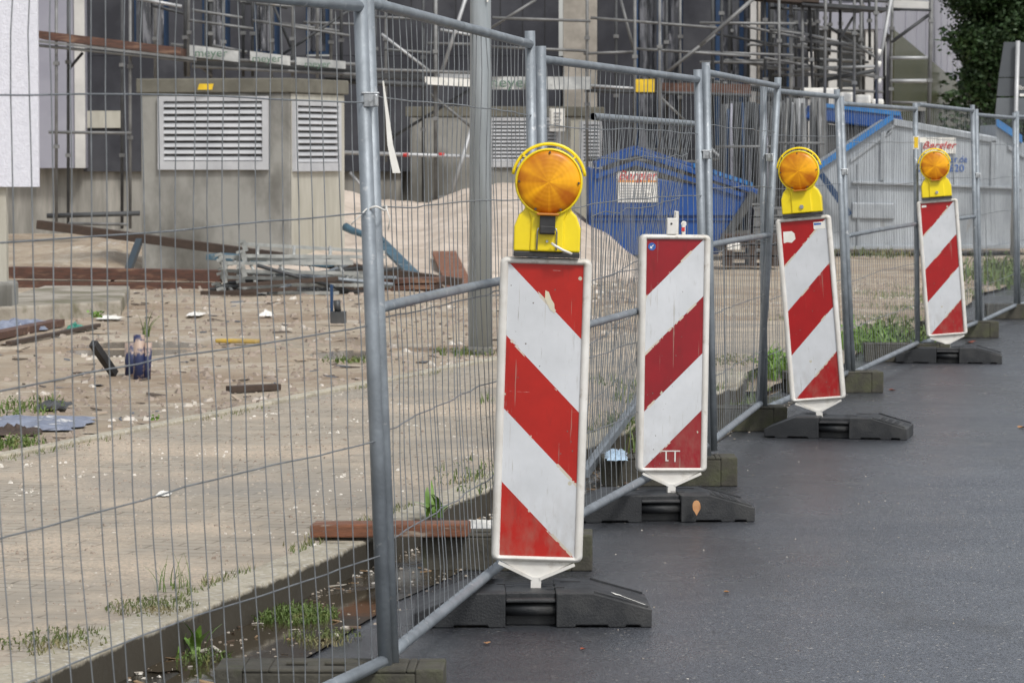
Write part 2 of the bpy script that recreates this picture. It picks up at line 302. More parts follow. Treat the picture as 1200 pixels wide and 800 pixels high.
def ground_mat(name, kind):
    m = bpy.data.materials.new(name); m.use_nodes = True; nt = m.node_tree; N = nt.nodes; L = nt.links
    p = N['Principled BSDF']
    tc = N.new('ShaderNodeTexCoord'); O = tc.outputs['Object']
    def nz(s, d=6, rgh=.6, v=None):
        n = N.new('ShaderNodeTexNoise'); n.inputs['Scale'].default_value = s; n.inputs['Detail'].default_value = d; n.inputs['Roughness'].default_value = rgh
        L.new(v or O, n.inputs['Vector']); return n.outputs['Fac']
    def mr(v, a, b, c=0, d=1):
        n = N.new('ShaderNodeMapRange'); n.inputs[1].default_value = a; n.inputs[2].default_value = b; n.inputs[3].default_value = c; n.inputs[4].default_value = d
        L.new(v, n.inputs[0]); return n.outputs[0]
    def mix(f, a, b):
        n = N.new('ShaderNodeMix'); n.data_type = 'RGBA'
        if isinstance(f, float): n.inputs['Factor'].default_value = f
        else: L.new(f, n.inputs['Factor'])
        for k, x in (('A', a), ('B', b)):
            if isinstance(x, tuple): n.inputs[k].default_value = (*x, 1)
            else: L.new(x, n.inputs[k])
        return n.outputs['Result']
    def mul(a, b):
        n = N.new('ShaderNodeMath'); n.operation = 'MULTIPLY'; L.new(a, n.inputs[0])
        if isinstance(b, float): n.inputs[1].default_value = b
        else: L.new(b, n.inputs[1])
        return n.outputs[0]
    def bump(h, st, dist, prev=None):
        b = N.new('ShaderNodeBump'); b.inputs['Strength'].default_value = st; b.inputs['Distance'].default_value = dist; L.new(h, b.inputs['Height'])
        if prev: L.new(prev, b.inputs['Normal'])
        return b.outputs[0]
    def vor(s, feat='F1'):
        v = N.new('ShaderNodeTexVoronoi'); v.inputs['Scale'].default_value = s; v.feature = feat; L.new(O, v.inputs['Vector']); return v
    if kind == 'road':
        v = vor(170); agg = N.new('ShaderNodeSeparateColor'); L.new(v.outputs['Color'], agg.inputs[0])
        va = vor(120); ag2 = N.new('ShaderNodeSeparateColor'); L.new(va.outputs['Color'], ag2.inputs[0])
        c = mix(mr(agg.outputs[0], 0, 1), (.028,.033,.043), (.130,.142,.168))
        c = mix(mr(ag2.outputs[0], .55, 1, 0, .3), c, (.145,.155,.175))
        c = mix(mr(ag2.outputs[1], .985, .988, 0, .8), c, (.40,.39,.37))
        c = mix(mr(ag2.outputs[2], .93, .94, 0, .7), c, (.012,.012,.013))
        # old wet patches and damp strip beside the fence
        sp0 = N.new('ShaderNodeMapping'); sp0.inputs['Rotation'].default_value = (0, 0, math.atan(.23)); sp0.inputs['Scale'].default_value = (1.1, .35, 1); L.new(O, sp0.inputs['Vector'])
        sx = N.new('ShaderNodeSeparateXYZ'); rot = N.new('ShaderNodeMapping'); rot.inputs['Rotation'].default_value = (0, 0, math.atan(.228)); L.new(O, rot.inputs['Vector']); L.new(rot.outputs[0], sx.inputs[0])
        off = -3.43*math.cos(math.atan(.228))
        ad = N.new('ShaderNodeMath'); ad.operation = 'MULTIPLY_ADD'; ad.inputs[1].default_value = 2.2; L.new(nz(.9, 5, .6, sp0.outputs[0]), ad.inputs[0]); L.new(sx.outputs['X'], ad.inputs[2])
        damp = mr(ad.outputs[0], off+2.0, off+3.2, 1, 0)
        c = mix(mul(damp, .62), c, (.020,.020,.021))
        wet = mr(nz(1.3, 7, .65, sp0.outputs[0]), .56, .70)
        c = mix(mul(wet, .5), c, (.026,.025,.025))
        c = mix(mr(nz(2.6, 9, .75), .56, .74, 0, .35), c, (.17,.165,.155))
        L.new(c, p.inputs['Base Color'])
        rg = N.new('ShaderNodeMath'); rg.operation = 'SUBTRACT'; L.new(mr(nz(.8, 5), .4, .62, .30, .45), rg.inputs[0]); L.new(mul(damp, .10), rg.inputs[1])
        L.new(rg.outputs[0], p.inputs['Roughness'])
        p.inputs['Specular IOR Level'].default_value = .55
        nb = bump(v.outputs['Distance'], .7, .004); nb = bump(nz(5), .2, .01, nb); L.new(nb, p.inputs['Normal'])
    elif kind == 'dirt':
        c = mix(mr(nz(.6), .38, .62), (.41,.345,.262), (.29,.222,.158))
        c = mix(mr(nz(1.7, 8, .7), .50, .68), c, (.50,.445,.36))
        c = mix(mr(nz(.35), .56, .66, 0, .6), c, (.30,.27,.22))
        c = mix(mr(nz(5, 9, .8), .56, .68, 0, .75), c, (.22,.155,.10))
        c = mix(mr(nz(22, 8, .8), .55, .75, 0, .8), c, (.19,.14,.10))
        v = vor(20); cs = N.new('ShaderNodeSeparateColor'); L.new(v.outputs['Color'], cs.inputs[0])
        c = mix(mul(mr(v.outputs['Distance'], .22, .16), mr(cs.outputs[0], .76, .78)), c, (.55,.50,.43))
        c = mix(mul(mr(v.outputs['Distance'], .22, .16), mr(cs.outputs[1], .86, .88)), c, (.10,.085,.07))
        c = mix(mul(mr(nz(.9, 4), .60, .66), mr(nz(9, 8, .8), .5, .62)), c, (.60,.59,.57))
        L.new(c, p.inputs['Base Color']); p.inputs['Roughness'].default_value = .95
        nb = bump(nz(18, 10, .75), .9, .02); L.new(nb, p.inputs['Normal'])
    elif kind == 'paver':
        mp = N.new('ShaderNodeMapping'); L.new(O, mp.inputs['Vector']); mp.inputs['Rotation'].default_value = (0, 0, math.atan(.23))
        br = N.new('ShaderNodeTexBrick'); br.inputs['Scale'].default_value = 1; br.inputs['Brick Width'].default_value = .2; br.inputs['Row Height'].default_value = .1
        br.inputs['Mortar Size'].default_value = .0075; br.inputs['Mortar Smooth'].default_value = .3
        br.inputs['Color1'].default_value = (.36,.325,.27,1); br.inputs['Color2'].default_value = (.29,.26,.215,1); br.inputs['Mortar'].default_value = (.12,.098,.073,1)
        mp2 = N.new('ShaderNodeMapping'); mp2.inputs['Rotation'].default_value = (0, 0, R(90)); L.new(mp.outputs[0], mp2.inputs['Vector'])
        L.new(mp.outputs[0], br.inputs['Vector'])
        c = br.outputs['Color']
        dust = mix(mr(nz(3), .4, .6), (.40,.345,.275), (.31,.27,.215))
        c = mix(mr(nz(1.6, 8, .8), .40, .56, .15, .97), c, dust)
        c = mix(mul(mr(nz(.8, 5), .50, .6), mr(nz(70, 4, .8), .45, .6)), c, (.56,.45,.34))
        c = mix(mr(nz(.45), .52, .68, 0, .7), c, (.24,.225,.20))
        c = mix(mr(nz(26, 8, .8), .58, .75, 0, .7), c, (.22,.175,.13))
        v = vor(32); cs = N.new('ShaderNodeSeparateColor'); L.new(v.outputs['Color'], cs.inputs[0])
        c = mix(mul(mr(v.outputs['Distance'], .2, .15), mr(cs.outputs[0], .86, .88)), c, (.62,.57,.50))
        c = mix(mul(mr(v.outputs['Distance'], .2, .15), mr(cs.outputs[1], .93, .95)), c, (.10,.07,.05))
        L.new(c, p.inputs['Base Color']); p.inputs['Roughness'].default_value = .9
        nb = bump(br.outputs['Fac'], -.35, .006); nb = bump(nz(30, 9, .75), .5, .008, nb); L.new(nb, p.inputs['Normal'])
    elif kind == 'kerb':
        c = mix(mr(nz(5), .38, .62), (.46,.42,.33), (.35,.315,.245))
        c = mix(mr(nz(60, 6, .8), .5, .7, 0, .8), c, (.18,.165,.13))
        v = vor(70); cs = N.new('ShaderNodeSeparateColor'); L.new(v.outputs['Color'], cs.inputs[0])
        c = mix(mr(cs.outputs[0], .86, .9, 0, .8), c, (.52,.50,.45))
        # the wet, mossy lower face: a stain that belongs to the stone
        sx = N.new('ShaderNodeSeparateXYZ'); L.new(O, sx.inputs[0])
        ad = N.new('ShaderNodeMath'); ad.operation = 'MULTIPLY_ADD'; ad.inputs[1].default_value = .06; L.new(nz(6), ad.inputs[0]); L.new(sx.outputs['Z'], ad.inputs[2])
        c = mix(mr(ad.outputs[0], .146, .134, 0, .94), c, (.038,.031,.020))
        L.new(c, p.inputs['Base Color']); p.inputs['Roughness'].default_value = .85
        L.new(bump(nz(60, 6, .8), .6, .006), p.inputs['Normal'])
    elif kind == 'gutter':
        c = mix(mr(nz(4), .38, .62), (.055,.045,.03), (.028,.024,.017))
        c = mix(mr(nz(30, 8, .8), .55, .7, 0, .5), c, (.15,.125,.09))
        L.new(c, p.inputs['Base Color'])
        L.new(mr(nz(2.0, 5), .45, .6, .06, .5), p.inputs['Roughness'])
        L.new(bump(nz(40, 8, .75), .35, .006), p.inputs['Normal'])
    return m
M['road'] = ground_mat('wet_asphalt', 'road'); M['dirt'] = ground_mat('stony_dirt', 'dirt'); M['paver'] = ground_mat('dusty_pavers', 'paver')
M['kerb'] = ground_mat('kerb_concrete', 'kerb'); M['gutter'] = ground_mat('wet_gutter', 'gutter')
def water_mat():
    m = mat('muddy_water', (.045,.035,.022), (.07,.055,.035), 2, .05, 0, .05, 8); return m
M['water'] = water_mat()
M['mudwater'] = mat('shallow_muddy_water', (.17,.135,.095), (.22,.18,.13), 2, .13, 0, .05, 8)

def text(body, size, matl, parent, loc, name='lettering', rot=(R(90), 0, 0), shear=0, bold=0, extr=.001, sx=1, align='CENTER'):
    cu = bpy.data.curves.new('t', 'FONT'); cu.body = body; cu.size = size; cu.shear = shear; cu.offset = bold; cu.extrude = extr
    cu.align_x = align; cu.align_y = 'CENTER'; cu.resolution_u = 3
    o = bpy.data.objects.new('t', cu); col.objects.link(o); bpy.context.view_layer.update()
    me = bpy.data.meshes.new_from_object(o.evaluated_get(bpy.context.evaluated_depsgraph_get()))
    bpy.data.objects.remove(o); me.materials.clear(); me.materials.append(matl)
    ob = bpy.data.objects.new(name, me); col.objects.link(ob); ob.rotation_euler = rot; ob.scale = (sx, 1, 1)
    if parent is not None:
        q = parent; off = Vector((0, 0, 0))
        while q is not None: off += q.location; q = q.parent
        ob.parent = parent; ob.location = Vector(loc)-off
    else: ob.location = loc
    return ob

# ------------------------------------------------------------------ ground
def kx(y): return -1.07+.228*(y-10.73)           # road face of the kerb
KEND = 22.3
def sheet(name, xf0, xf1, ys, z, m, kind='structure', nx=1, label=None):
    b = MB(); vs = []; fs = []
    for y in ys:
        a, c = xf0(y), xf1(y)
        for i in range(nx+1):
            x = a+(c-a)*i/nx; vs.append((x, y, z(x, y) if callable(z) else z))
    n = nx+1
    for j in range(len(ys)-1):
        for i in range(nx): fs.append((j*n+i, j*n+i+1, (j+1)*n+i+1, (j+1)*n+i))
    b.add(vs, fs); return b.build(name, m, kind=kind, label=label)
def frange(a, b, n): return [a+(b-a)*i/n for i in range(n+1)]
b = MB(); b.add([(-1500, -40, -.03), (1500, -40, -.03), (1500, 2500, -.03), (-1500, 2500, -.03)], [(0, 1, 2, 3)])
b.build('ground', M['dirt'], kind='structure')
sheet('road', lambda y: kx(y)-.1 if y < KEND else kx(y)+.1, lambda y: kx(y)+11, frange(-8, KEND, 20)+frange(KEND+.05, 62, 20), 0, M['road'])
sheet('gutter', lambda y: kx(y), lambda y: kx(y)+.34+.03*math.sin(y*2.1), frange(-4, KEND, 60), .004, M['gutter'])
EDG = lambda y: -2.45+.30*(y-16.5)                 # inner edging strip between pavers and dirt
sheet('pavement', lambda y: EDG(y), lambda y: kx(y)-.14, frange(-4, 30, 30), .118, M['paver'])
PUD = [(gp(160, 410, .09), .42, .95), (gp(405, 418, .09), .22, .5)]
def siteh(x, y):
    e = EDG(y) if y < 30 else 1e9
    d = max(0, (min(e, 50)-x))
    z = .105+.035*mn.noise(Vector((x*.7, y*.35, 0)))*min(1, d)+.012*mn.noise(Vector((x*3, y*2, 4)))*min(1, d)
    for q, rx, ry in PUD:
        k = math.hypot((x-q.x)/rx, (y-q.y)/ry)
        if k < 2.2: z = max(z, .108)
        if k < 1.3: t = max(0, min(1, (1.3-k)/.55)); t = t*t*(3-2*t); z = z*(1-t)+(.075+.03*mn.noise(Vector((x*4, y*2, 1))))*t
    return z
sheet('site_ground', lambda y: -20, lambda y: EDG(y)-.06 if y < 22 else (min(kx(y)-.2, EDG(y)-.06) if y < 26 else kx(y)+0.0), frange(4, 40, 260)+frange(40.5, 90, 60), lambda x, y: siteh(x, y)-(0 if y < 22 else min(.09, (y-22)*.02)*(1 if x > EDG(y)-.6 and y > 30 or x > EDG(min(y,30)) else 0)), M['dirt'], nx=230)
# strip where the kerb has been taken out: stony earth down to the road
sheet('verge', lambda y: EDG(y)-.5, lambda y: kx(y)+.14+.08*math.sin(y*1.3), frange(KEND, 60, 60), lambda x, y: .035+.02*mn.noise(Vector((x*2, y*2, 9))), M['dirt'], nx=12)
b = MB()
y = -4.0
while y < KEND-.9:                                 # kerb stones, about one metre each
    y1 = y+.992; j = random.uniform(-.004, .004)
    b.prism([(kx(y)-.18+j, y), (kx(y)+j, y), (kx(y1)+j, y1), (kx(y1)-.18+j, y1)], -.05, .122+random.uniform(-.004, .004)); y += 1.0
b.build('kerb', M['kerb'], kind='structure', bevel=.012)
b = MB(); y = 6.0
while y < 26:
    y1 = y+.985; b.prism([(EDG(y)-.09, y), (EDG(y)+.0, y), (EDG(y1)+.0, y1), (EDG(y1)-.09, y1)], 0, .135+random.uniform(-.006, .006)); y += 1.0
b.build('edging', M['kerb'], kind='structure', bevel=.008)
# asphalt patch of the older road surface beside the gutter
def blob(cx, cy, rx, ry, z, m, name, n=40, amp=.25, rot=0, kind='structure', label=None):
    b = MB(); vs = [(cx, cy, z)]
    for i in range(n):
        t = 2*math.pi*i/n; r = 1+amp*mn.noise(Vector((math.cos(t)*1.4+cx, math.sin(t)*1.4+cy, 3)))*2
        dx, dy = math.cos(t)*rx*r, math.sin(t)*ry*r
        vs.append((cx+dx*math.cos(rot)-dy*math.sin(rot), cy+dx*math.sin(rot)+dy*math.cos(rot), z))
    b.add(vs, [(0, 1+i, 1+(i+1) % n) for i in range(n)]); return b.build(name, m, kind=kind, label=label)
g = gp(330, 745); blob(g.x, g.y, .19, 1.3, .0085, M['water'], 'gutter_puddle', rot=-.22)
g = gp(350, 700); blob(g.x+.02, g.y+.9, .10, 1.0, .0085, M['water'], 'gutter_puddle', rot=-.22)
g = gp(160, 410, .09); blob(g.x, g.y, .42*1.55, .95*1.55, .103, M['mudwater'], 'puddle', amp=.02)
g = gp(405, 418, .09); blob(g.x, g.y, .22*1.55, .5*1.55, .103, M['mudwater'], 'puddle', amp=.02)
g = gp(858, 428, .1); 
# ------------------------------------------------------------------ fence panels
def wob(seed, t, amp):
    return amp*(mn.noise(Vector((t*1.7, seed*7.31, 0)))+.5*mn.noise(Vector((t*5, seed*3.1, 5))))
def fence_panel(b0, b1, lean0, lean1, zt0, zt1, zb0, zb1, mid, label, seed, sp_=.10, bow=.02, noise_amp=.0035, hamp=.010, foot=.13, hz=None, posts=(1, 1), clamp=None, name='mesh_fence'):
    b0 = Vector((b0[0], b0[1], 0)); b1 = Vector((b1[0], b1[1], 0)); L = (b1-b0).length
    nrm = Vector((-(b1-b0).y, (b1-b0).x, 0)).normalized()
    def P(u, z):
        zb = zb0+(zb1-zb0)*u; zt = zt0+(zt1-zt0)*u
        zz = zb+(zt-zb)*(z-.13)/(2.0-.13)
        base = b0+(b1-b0)*u; ln = (lean0+(lean1-lean0)*u)*z/2.0
        bo = bow*math.sin(math.pi*u)*math.sin(math.pi*min(1, max(0, (z-.1)/1.9)))
        return Vector((base.x+ln, base.y, zz))+nrm*bo
    root = empty(name, (b0+b1)/2, label, 'fence panel', 'temporary wire fence panels along the road')
    tr = MB()
    tr.tube([P(u, 1.99) for u in frange(0, 1, 10)], .0165, 10); tr.build('top_rail', M['galv'], root)
    tr = MB(); tr.tube([P(u, .13) for u in frange(0, 1, 10)], .0185, 10); tr.build('bottom_rail', M['galv'], root)
    if mid: tr = MB(); tr.tube([P(u, mid) for u in frange(0, 1, 10)], .0155, 10); tr.build('middle_rail', M['galv'], root)
    for u, on in ((0, posts[0]), (1, posts[1])):
        if on:
            t = MB(); q0 = P(u, 0.0); q0.z = foot; t.tube([q0, P(u, 1.0), P(u, 2.04)], .0205, 14); t.build('post', M['galv'], root)
    wm = MB(); n = int(L/sp_)
    for i in range(1, n):
        u = i/n; pts = []
        k = 14; du = random.uniform(-.004, .004)
        for j in range(k+1):
            z = .14+(1.99-.14)*j/k; q = P(u+du+wob(seed+i*.37, z*1.3, noise_amp)/L, z)+nrm*wob(seed+9+i*.05, z*.7, .012)
            if j in (0, k): q = P(u+du, z)
            pts.append(q)
        wm.tube(pts, .0016, 4, cap=False)
    for z in (hz or (.44, .765, 1.085, 1.405, 1.725)):
        wm.tube([P(u, z+wob(seed+z*3, u*L*.45, hamp))+nrm*(.004+wob(seed+9+u*n*.05, z, .02)) for u in frange(0, 1, 24)], .0023, 5, cap=False)
    wm.build('wire_mesh', M['wire'], root)
    return root, P
ND = dict(Z=(-1.43, 6.42), A=(-.352, 9.7), B=(.115, 13.1), C=(.955, 16.4), D=(1.436, 19.6), E=(2.26, 22.75), F=(3.12, 26.1), G=(4.04, 29.5), H=(4.86, 32.8), I=(5.9, 36.0))
def nd(k, s):
    x, y = ND[k]; o_ = .0085 if k == 'A' else .016; return (x+o_*s, y+.022*s)
FP = {}
FP['ZA'] = fence_panel(nd('Z', 1), nd('A', -1), -.06, -.068, 2.0, 2.02, .08, .15, None, 'nearest wire fence panel, running out of the left side of the photo', 1, sp_=.098, foot=.1, bow=.03, noise_amp=.005, hamp=.012)
FP['AB'] = fence_panel(nd('A', 1), nd('B', -1), -.068, -.03, 2.035, 2.02, .165, .13, 1.12, 'wire fence panel between the nearest double post and the first flashing lamp beacon', 2, foot=.14)
FP['BC'] = fence_panel(nd('B', 1), nd('C', -1), -.02, -.05, 1.965, 1.955, .13, .19, .90, 'wire fence panel just behind the beacon without a lamp', 3, foot=.14, noise_amp=.012, hamp=.016)
FP['CD'] = fence_panel(nd('C', 1), nd('D', -1), -.04, .10, 1.99, 1.985, .21, .155, 1.12, 'wire fence panel between the lampless beacon and the steeply leaning post', 4, foot=.16)
FP['DE'] = fence_panel(nd('D', 1), nd('E', -1), -.01, -.085, 1.965, 1.975, .12, .13, None, 'wire fence panel directly behind the third beacon, with a pale snowy looking top rail', 5)
FP['EF'] = fence_panel(nd('E', 1), nd('F', -1), -.085, -.03, 1.93, 1.935, .12, .14, 1.08, 'wire fence panel with weeds behind it, ending at the farthest beacon', 6)
FP['FG'] = fence_panel(nd('F', 1), nd('G', -1), -.03, -.055, 1.97, 1.965, .13, .13, 1.06, 'wire fence panel directly behind the farthest beacon', 7, posts=(0, 1))
FP['GH'] = fence_panel(nd('G', 1), nd('H', -1), -.05, -.03, 1.93, 1.935, .13, .13, None, 'farthest wire fence panel that shows both of its posts', 8)
FP['HI'] = fence_panel(nd('H', 1), nd('I', -1), -.03, -.03, 1.95, 1.95, .13, .13, None, 'wire fence panel running out of the right edge of the photo', 9)
# a spare panel leaning behind the line
b0, b1 = Vector((.34, 16.0, .09)), Vector((.76, 19.4, .24)); t0, t1 = Vector((.38, 16.05, 1.765)), Vector((1.03, 19.5, 1.76))
root = empty('mesh_fence', (.55, 17.7, .1), 'spare wire fence panel leaning askew behind the fence line, its open tube end showing', 'fence panel', 'temporary wire fence panels along the road')
Q = lambda u, v: (b0+(b1-b0)*u)*(1-v)+(t0+(t1-t0)*u)*v
m_ = MB(); m_.tube([Q(0, 1), Q(.5, 1), Q(1, 1)], .0175, 12, cap=False); m_.build('top_rail', M['galv'], root)
m_ = MB(); m_.bar(Q(0, 0), Q(1, 0), .04, .04); m_.build('bottom_rail', M['galv'], root)
m_ = MB()
for i in range(38):
    u = i/37; m_.tube([Q(u+wob(i*.3, v*2, .004), v)+Vector((wob(2, v*3+u*3, .02), 0, 0)) for v in frange(0, 1, 10)], .0021, 4, cap=False)
for v in (.18, .36, .54, .72, .88): m_.tube([Q(u, v+wob(v*9, u*3, .02)) for u in frange(0, 1, 14)], .0026, 4, cap=False)
m_.build('wire_mesh', M['wire'], root)

# clamps that couple neighbouring posts (parts of the panel they are bolted to)
def clamp(panel, k, z, s=1.0, lean=0):
    x, y = ND[k]; x += lean*z/2; m_ = MB()
    m_.box(x-.006*s, y-.045, z-.024, x+.036*s, y-.036, z+.016); m_.box(x-.012*s, y-.047, z+.0125, x+.038*s, y+.01, z+.019)
    m_.box(x+.024*s, y-.056, z-.022, x+.034*s, y-.0455, z+.012)
    o = m_.build('clamp', M['galv_bright'], panel, bevel=.003); m2 = MB(); m2.tube([(x+.014, y-.058, z-.004), (x+.014, y-.03, z-.004)], .006, 6)
    m2.build('bolt', M['galv_bright'], o)
clamp(FP['AB'][0], 'A', 1.75, lean=-.07); clamp(FP['CD'][0], 'C', 1.59, lean=-.045); clamp(FP['DE'][0], 'D', 1.57, lean=.03)
clamp(FP['EF'][0], 'E', 1.47, lean=-.085); clamp(FP['GH'][0], 'G', 1.40, lean=-.05)

# concrete feet
def make_block():
    root = empty('fence_weight', (0, 0, 0)); m_ = MB(); L2, W2, H = .325, .11, .14
    # body with a trapezoid hand hole cut in each end and three post holes on top
    seg = [-.325, -.24, .24, .325]
    m_.prism([(-.245, -W2), (.245, -W2), (.245, W2), (-.245, W2)], 0, H-.012)
    for s in (-1, 1):
        x0, x1 = (.245, L2) if s > 0 else (-L2, -.245)
        m_.box(x0, -W2, 0, x1, -.055, H); m_.box(x0, .055, 0, x1, W2, H); m_.box(x0, -.0549, .085, x1, .0549, H-.001)
    for hx in (-.24, -.13, -.02, .09, .20): pass
    m_.box(-.2449, -W2+.0005, H-.012, -.17, W2-.0005, H); m_.box(.22, -W2+.0005, H-.012, .2449, W2-.0005, H)
    m_.box(-.1699, -W2+.0005, H-.012, .2199, -.035, H); m_.box(-.1699, .035, H-.012, .2199, W2-.0005, H)
    for a, c in ((-.1698, -.13), (-.07, -.02), (.04, .09), (.15, .2198)): m_.box(a, -.0349, H-.012, c, .0349, H)
    m_.build('foot_block', M['block'], root, bevel=.006)
    return root
proto = make_block(); first = True
LB = {'A': 'concrete fence foot under the nearest double post, at the bottom edge', 'B': 'concrete fence foot half hidden by the first beacon, carrying the orange board',
      'C': 'mossy concrete fence foot behind the lampless beacon', 'D': 'brown concrete fence foot left of the third beacon base, under the leaning post',
      'E': 'greenish concrete fence foot right of the third beacon board', 'F': 'concrete fence foot hidden behind the farthest beacon base',
      'G': 'concrete fence foot just right of the farthest beacon board', 'H': 'dark concrete fence foot farthest away, at the right edge of the photo'}
for k, dx in (('A', -.165), ('B', -.13), ('C', -.20), ('D', -.19), ('E', -.12), ('F', -.1), ('G', -.17), ('H', 0.02)):
    o = proto if first else copy_tree(proto); first = False
    x, y = ND[k]; o.location = (x+dx, y, 0); o.rotation_euler = (0, 0, random.uniform(-.04, .04)+(.12 if k in 'DEG' else 0))
    tag(o, LB[k], 'fence foot', 'concrete feet under the fence')

# ------------------------------------------------------------------ beacons
def arcpts(cx, cz, r, a0, a1, n, y=0): return [(cx+r*math.cos(a0+(a1-a0)*i/n), y, cz+r*math.sin(a0+(a1-a0)*i/n)) for i in range(n+1)]
def make_beacon(smat, lamp, name='warning_beacon'):
    root = empty(name, (0, 0, 0))
    # frame: rounded ring with lip
    m_ = MB(); hw, z0, z1, r, wdt = .156, .203, 1.24, .022, .028
    def rr(hw, z0, z1, r):
        p = []
        for cx, cz, a in ((hw-r, z0+r, -90), (hw-r, z1-r, 0), (-hw+r, z1-r, 90), (-hw+r, z0+r, 180)):
            for i in range(5): t = R(a+i*22.5); p.append((cx+r*math.cos(t), cz+r*math.sin(t)))
        return p
    o1 = rr(hw, z0, z1, r); i1 = rr(hw-wdt, z0+wdt*.62, z1-wdt*.75, .004); n = len(o1)
    o0 = rr(hw-.007, z0+.007, z1-.007, r-.004); i0 = rr(hw-wdt+.006, z0+wdt*.62-.006, z1-wdt*.75+.006, .005)
    vs = [(p[0], -.024, p[1]) for p in o0]+[(p[0], -.014, p[1]) for p in o1]+[(p[0], .024, p[1]) for p in o1]+[(p[0], .024, p[1]) for p in i1]+[(p[0], -.014, p[1]) for p in i1]+[(p[0], -.024, p[1]) for p in i0]
    fs = []
    for k in range(6):
        a, c = k*n, ((k+1) % 6)*n
        for i in range(n): fs.append((a+i, c+i, c+(i+1) % n, a+(i+1) % n))
    m_.smooth = True; m_.add(vs, fs); m_.smooth = False
    # triangular foot web with a raised rim and the stem
    m_.yprism([(-.125, .2035), (-.018, .148), (.018, .148), (.125, .2035)][::1], -.008, .012)
    m_.bar((-.13, -.0125, .196), (-.012, -.0125, .143), .012, .011); m_.bar((.13, -.0125, .196), (.012, -.0125, .143), .012, .011)
    m_.box(-.0175, -.016, .05, .0175, .0165, .149)
    m_.build('frame', M['bwhite'], root)
    m_ = MB(); m_.box(-.1295, -.0125, .217, .1295, .012, 1.2215); m_.build('striped_board', smat, root)
    if lamp:
        lp = MB()   # housing: body profile with neck, then the round head
        prof = [(-.113, 1.262), (.113, 1.262), (.113, 1.345), (.098, 1.385), (.078, 1.405), (.082, 1.44), (-.082, 1.44), (-.078, 1.405), (-.098, 1.385), (-.113, 1.345)]
        lp.yprism(prof, -.045, .05)
        # raised centre of the housing
        lp.yprism([(-.058, 1.263), (.058, 1.263), (.056, 1.37), (.072, 1.41), (-.072, 1.41), (-.056, 1.37)], -.053, -.04)
        body = lp.build('lamp_housing', M['yellow'], root, bevel=.008, seg=3)
        m2 = MB(); m2.box(-.112, -.044, 1.243, .112, .05, 1.2618); m2.build('lamp_base', M['black'], body, bevel=.003)
        hd = MB(); CZL = 1.498; hd.smooth = True; n = 48; ringy = [(-.060, .1065), (-.066, .110), (-.060, .1145), (-.03, .1155), (.04, .108), (.06, .095), (.066, .06)]
        vs = []
        for y_, r_ in ringy:
            for i in range(n): t = 2*math.pi*i/n; vs.append((r_*math.cos(t), y_, CZL+r_*math.sin(t)))
        fs = []
        for k in range(len(ringy)-1):
            for i in range(n): fs.append((k*n+i, k*n+(i+1) % n, (k+1)*n+(i+1) % n, (k+1)*n+i))
        fs.append(tuple(range((len(ringy)-1)*n, len(ringy)*n)))
        hd.add(vs, fs); hd.smooth = False
        head = hd.build('lamp_head', M['yellow'], root)
        ln = MB(); ln.smooth = True; vs = []; rs = [.107, .1045, .095, .075, .05, .025]; dy = [-.060, -.068, -.073, -.078, -.081, -.083]
        for r_, y_ in zip(rs, dy):
            for i in range(n): t = 2*math.pi*i/n; vs.append((r_*math.cos(t), y_, r_*math.sin(t)))
        vs.append((0, -.0835, 0)); fs = []
        for k in range(5):
            for i in range(n): fs.append((k*n+(i+1) % n, k*n+i, (k+1)*n+i, (k+1)*n+(i+1) % n))
        for i in range(n): fs.append((5*n+(i+1) % n, 5*n+i, 6*n))
        ln.add([(v[0], v[1], v[2]) for v in vs], fs)
        lo = ln.build('lens', M['lens'], None); lo.parent = head; lo.location = (0, 0, CZL)
        # origin at the lens centre
        off = Vector((sum(v[0] for v in ln.v)/len(ln.v), sum(v[1] for v in ln.v)/len(ln.v), min(v[2] for v in ln.v)))
        for v in lo.data.vertices: v.co += off
        hn = MB(); hn.tube(arcpts(0, CZL+.006, .124, R(8), R(172), 22, y=-.01), .0055, 8)
        hn.bar((.082, -.012, CZL+.082), (.092, -.012, CZL+.094), .02, .006); hn.bar((-.082, -.012, CZL+.082), (-.092, -.012, CZL+.094), .02, .006)
        hn.build('carry_handle', M['yellow'], head)
        lip = MB(); lip.box(-.038, -.088, CZL-.113, .038, -.062, CZL-.104); lip.build('lens_clip', mat_amberd, head, bevel=.003)
        sr = MB()
        for a in (0, 180, 90, 245, 295): sr.tube([(.101*math.cos(R(a)), -.078, CZL+.101*math.sin(R(a))), (.101*math.cos(R(a)), -.065, CZL+.101*math.sin(R(a)))], .004, 8)
        sr.build('lens_screws', M['steel_dark'], head)
        if lamp == 'latch':
            la = MB(); la.box(-.027, -.078, 1.322, .026, -.0535, 1.385); la.box(-.025, -.083, 1.325, .024, -.0785, 1.35); la.build('latch', M['black'], body, bevel=.004)
            wb = MB(); wb.tube([(-.034, -.06, 1.268), (-.034, -.062, 1.33), (-.030, -.068, 1.343)], .003, 6); wb.tube([(.032, -.06, 1.268), (.032, -.062, 1.33), (.028, -.068, 1.343)], .003, 6)
            wb.tube([(0, -.062, 1.298), (0, -.05, 1.298)], .0045, 8); wb.build('latch_wire', M['galv_bright'], body)
            ct = MB(); ct.tube([(.016, -.068, 1.292), (.03, -.078, 1.283), (.055, -.075, 1.27), (.085, -.062, 1.258)], .0045, 6); ct.build('cable_tie', M['paperw'], body)
        else:
            bo = MB(); bo.tube([(0, -.063, 1.297), (0, -.05, 1.297)], .0125, 6); bo.tube([(0, -.066, 1.297), (0, -.0631, 1.297)], .007, 8); bo.build('bolt', M['galv_bright'], body)
    else:
        br = MB()   # empty lamp bracket
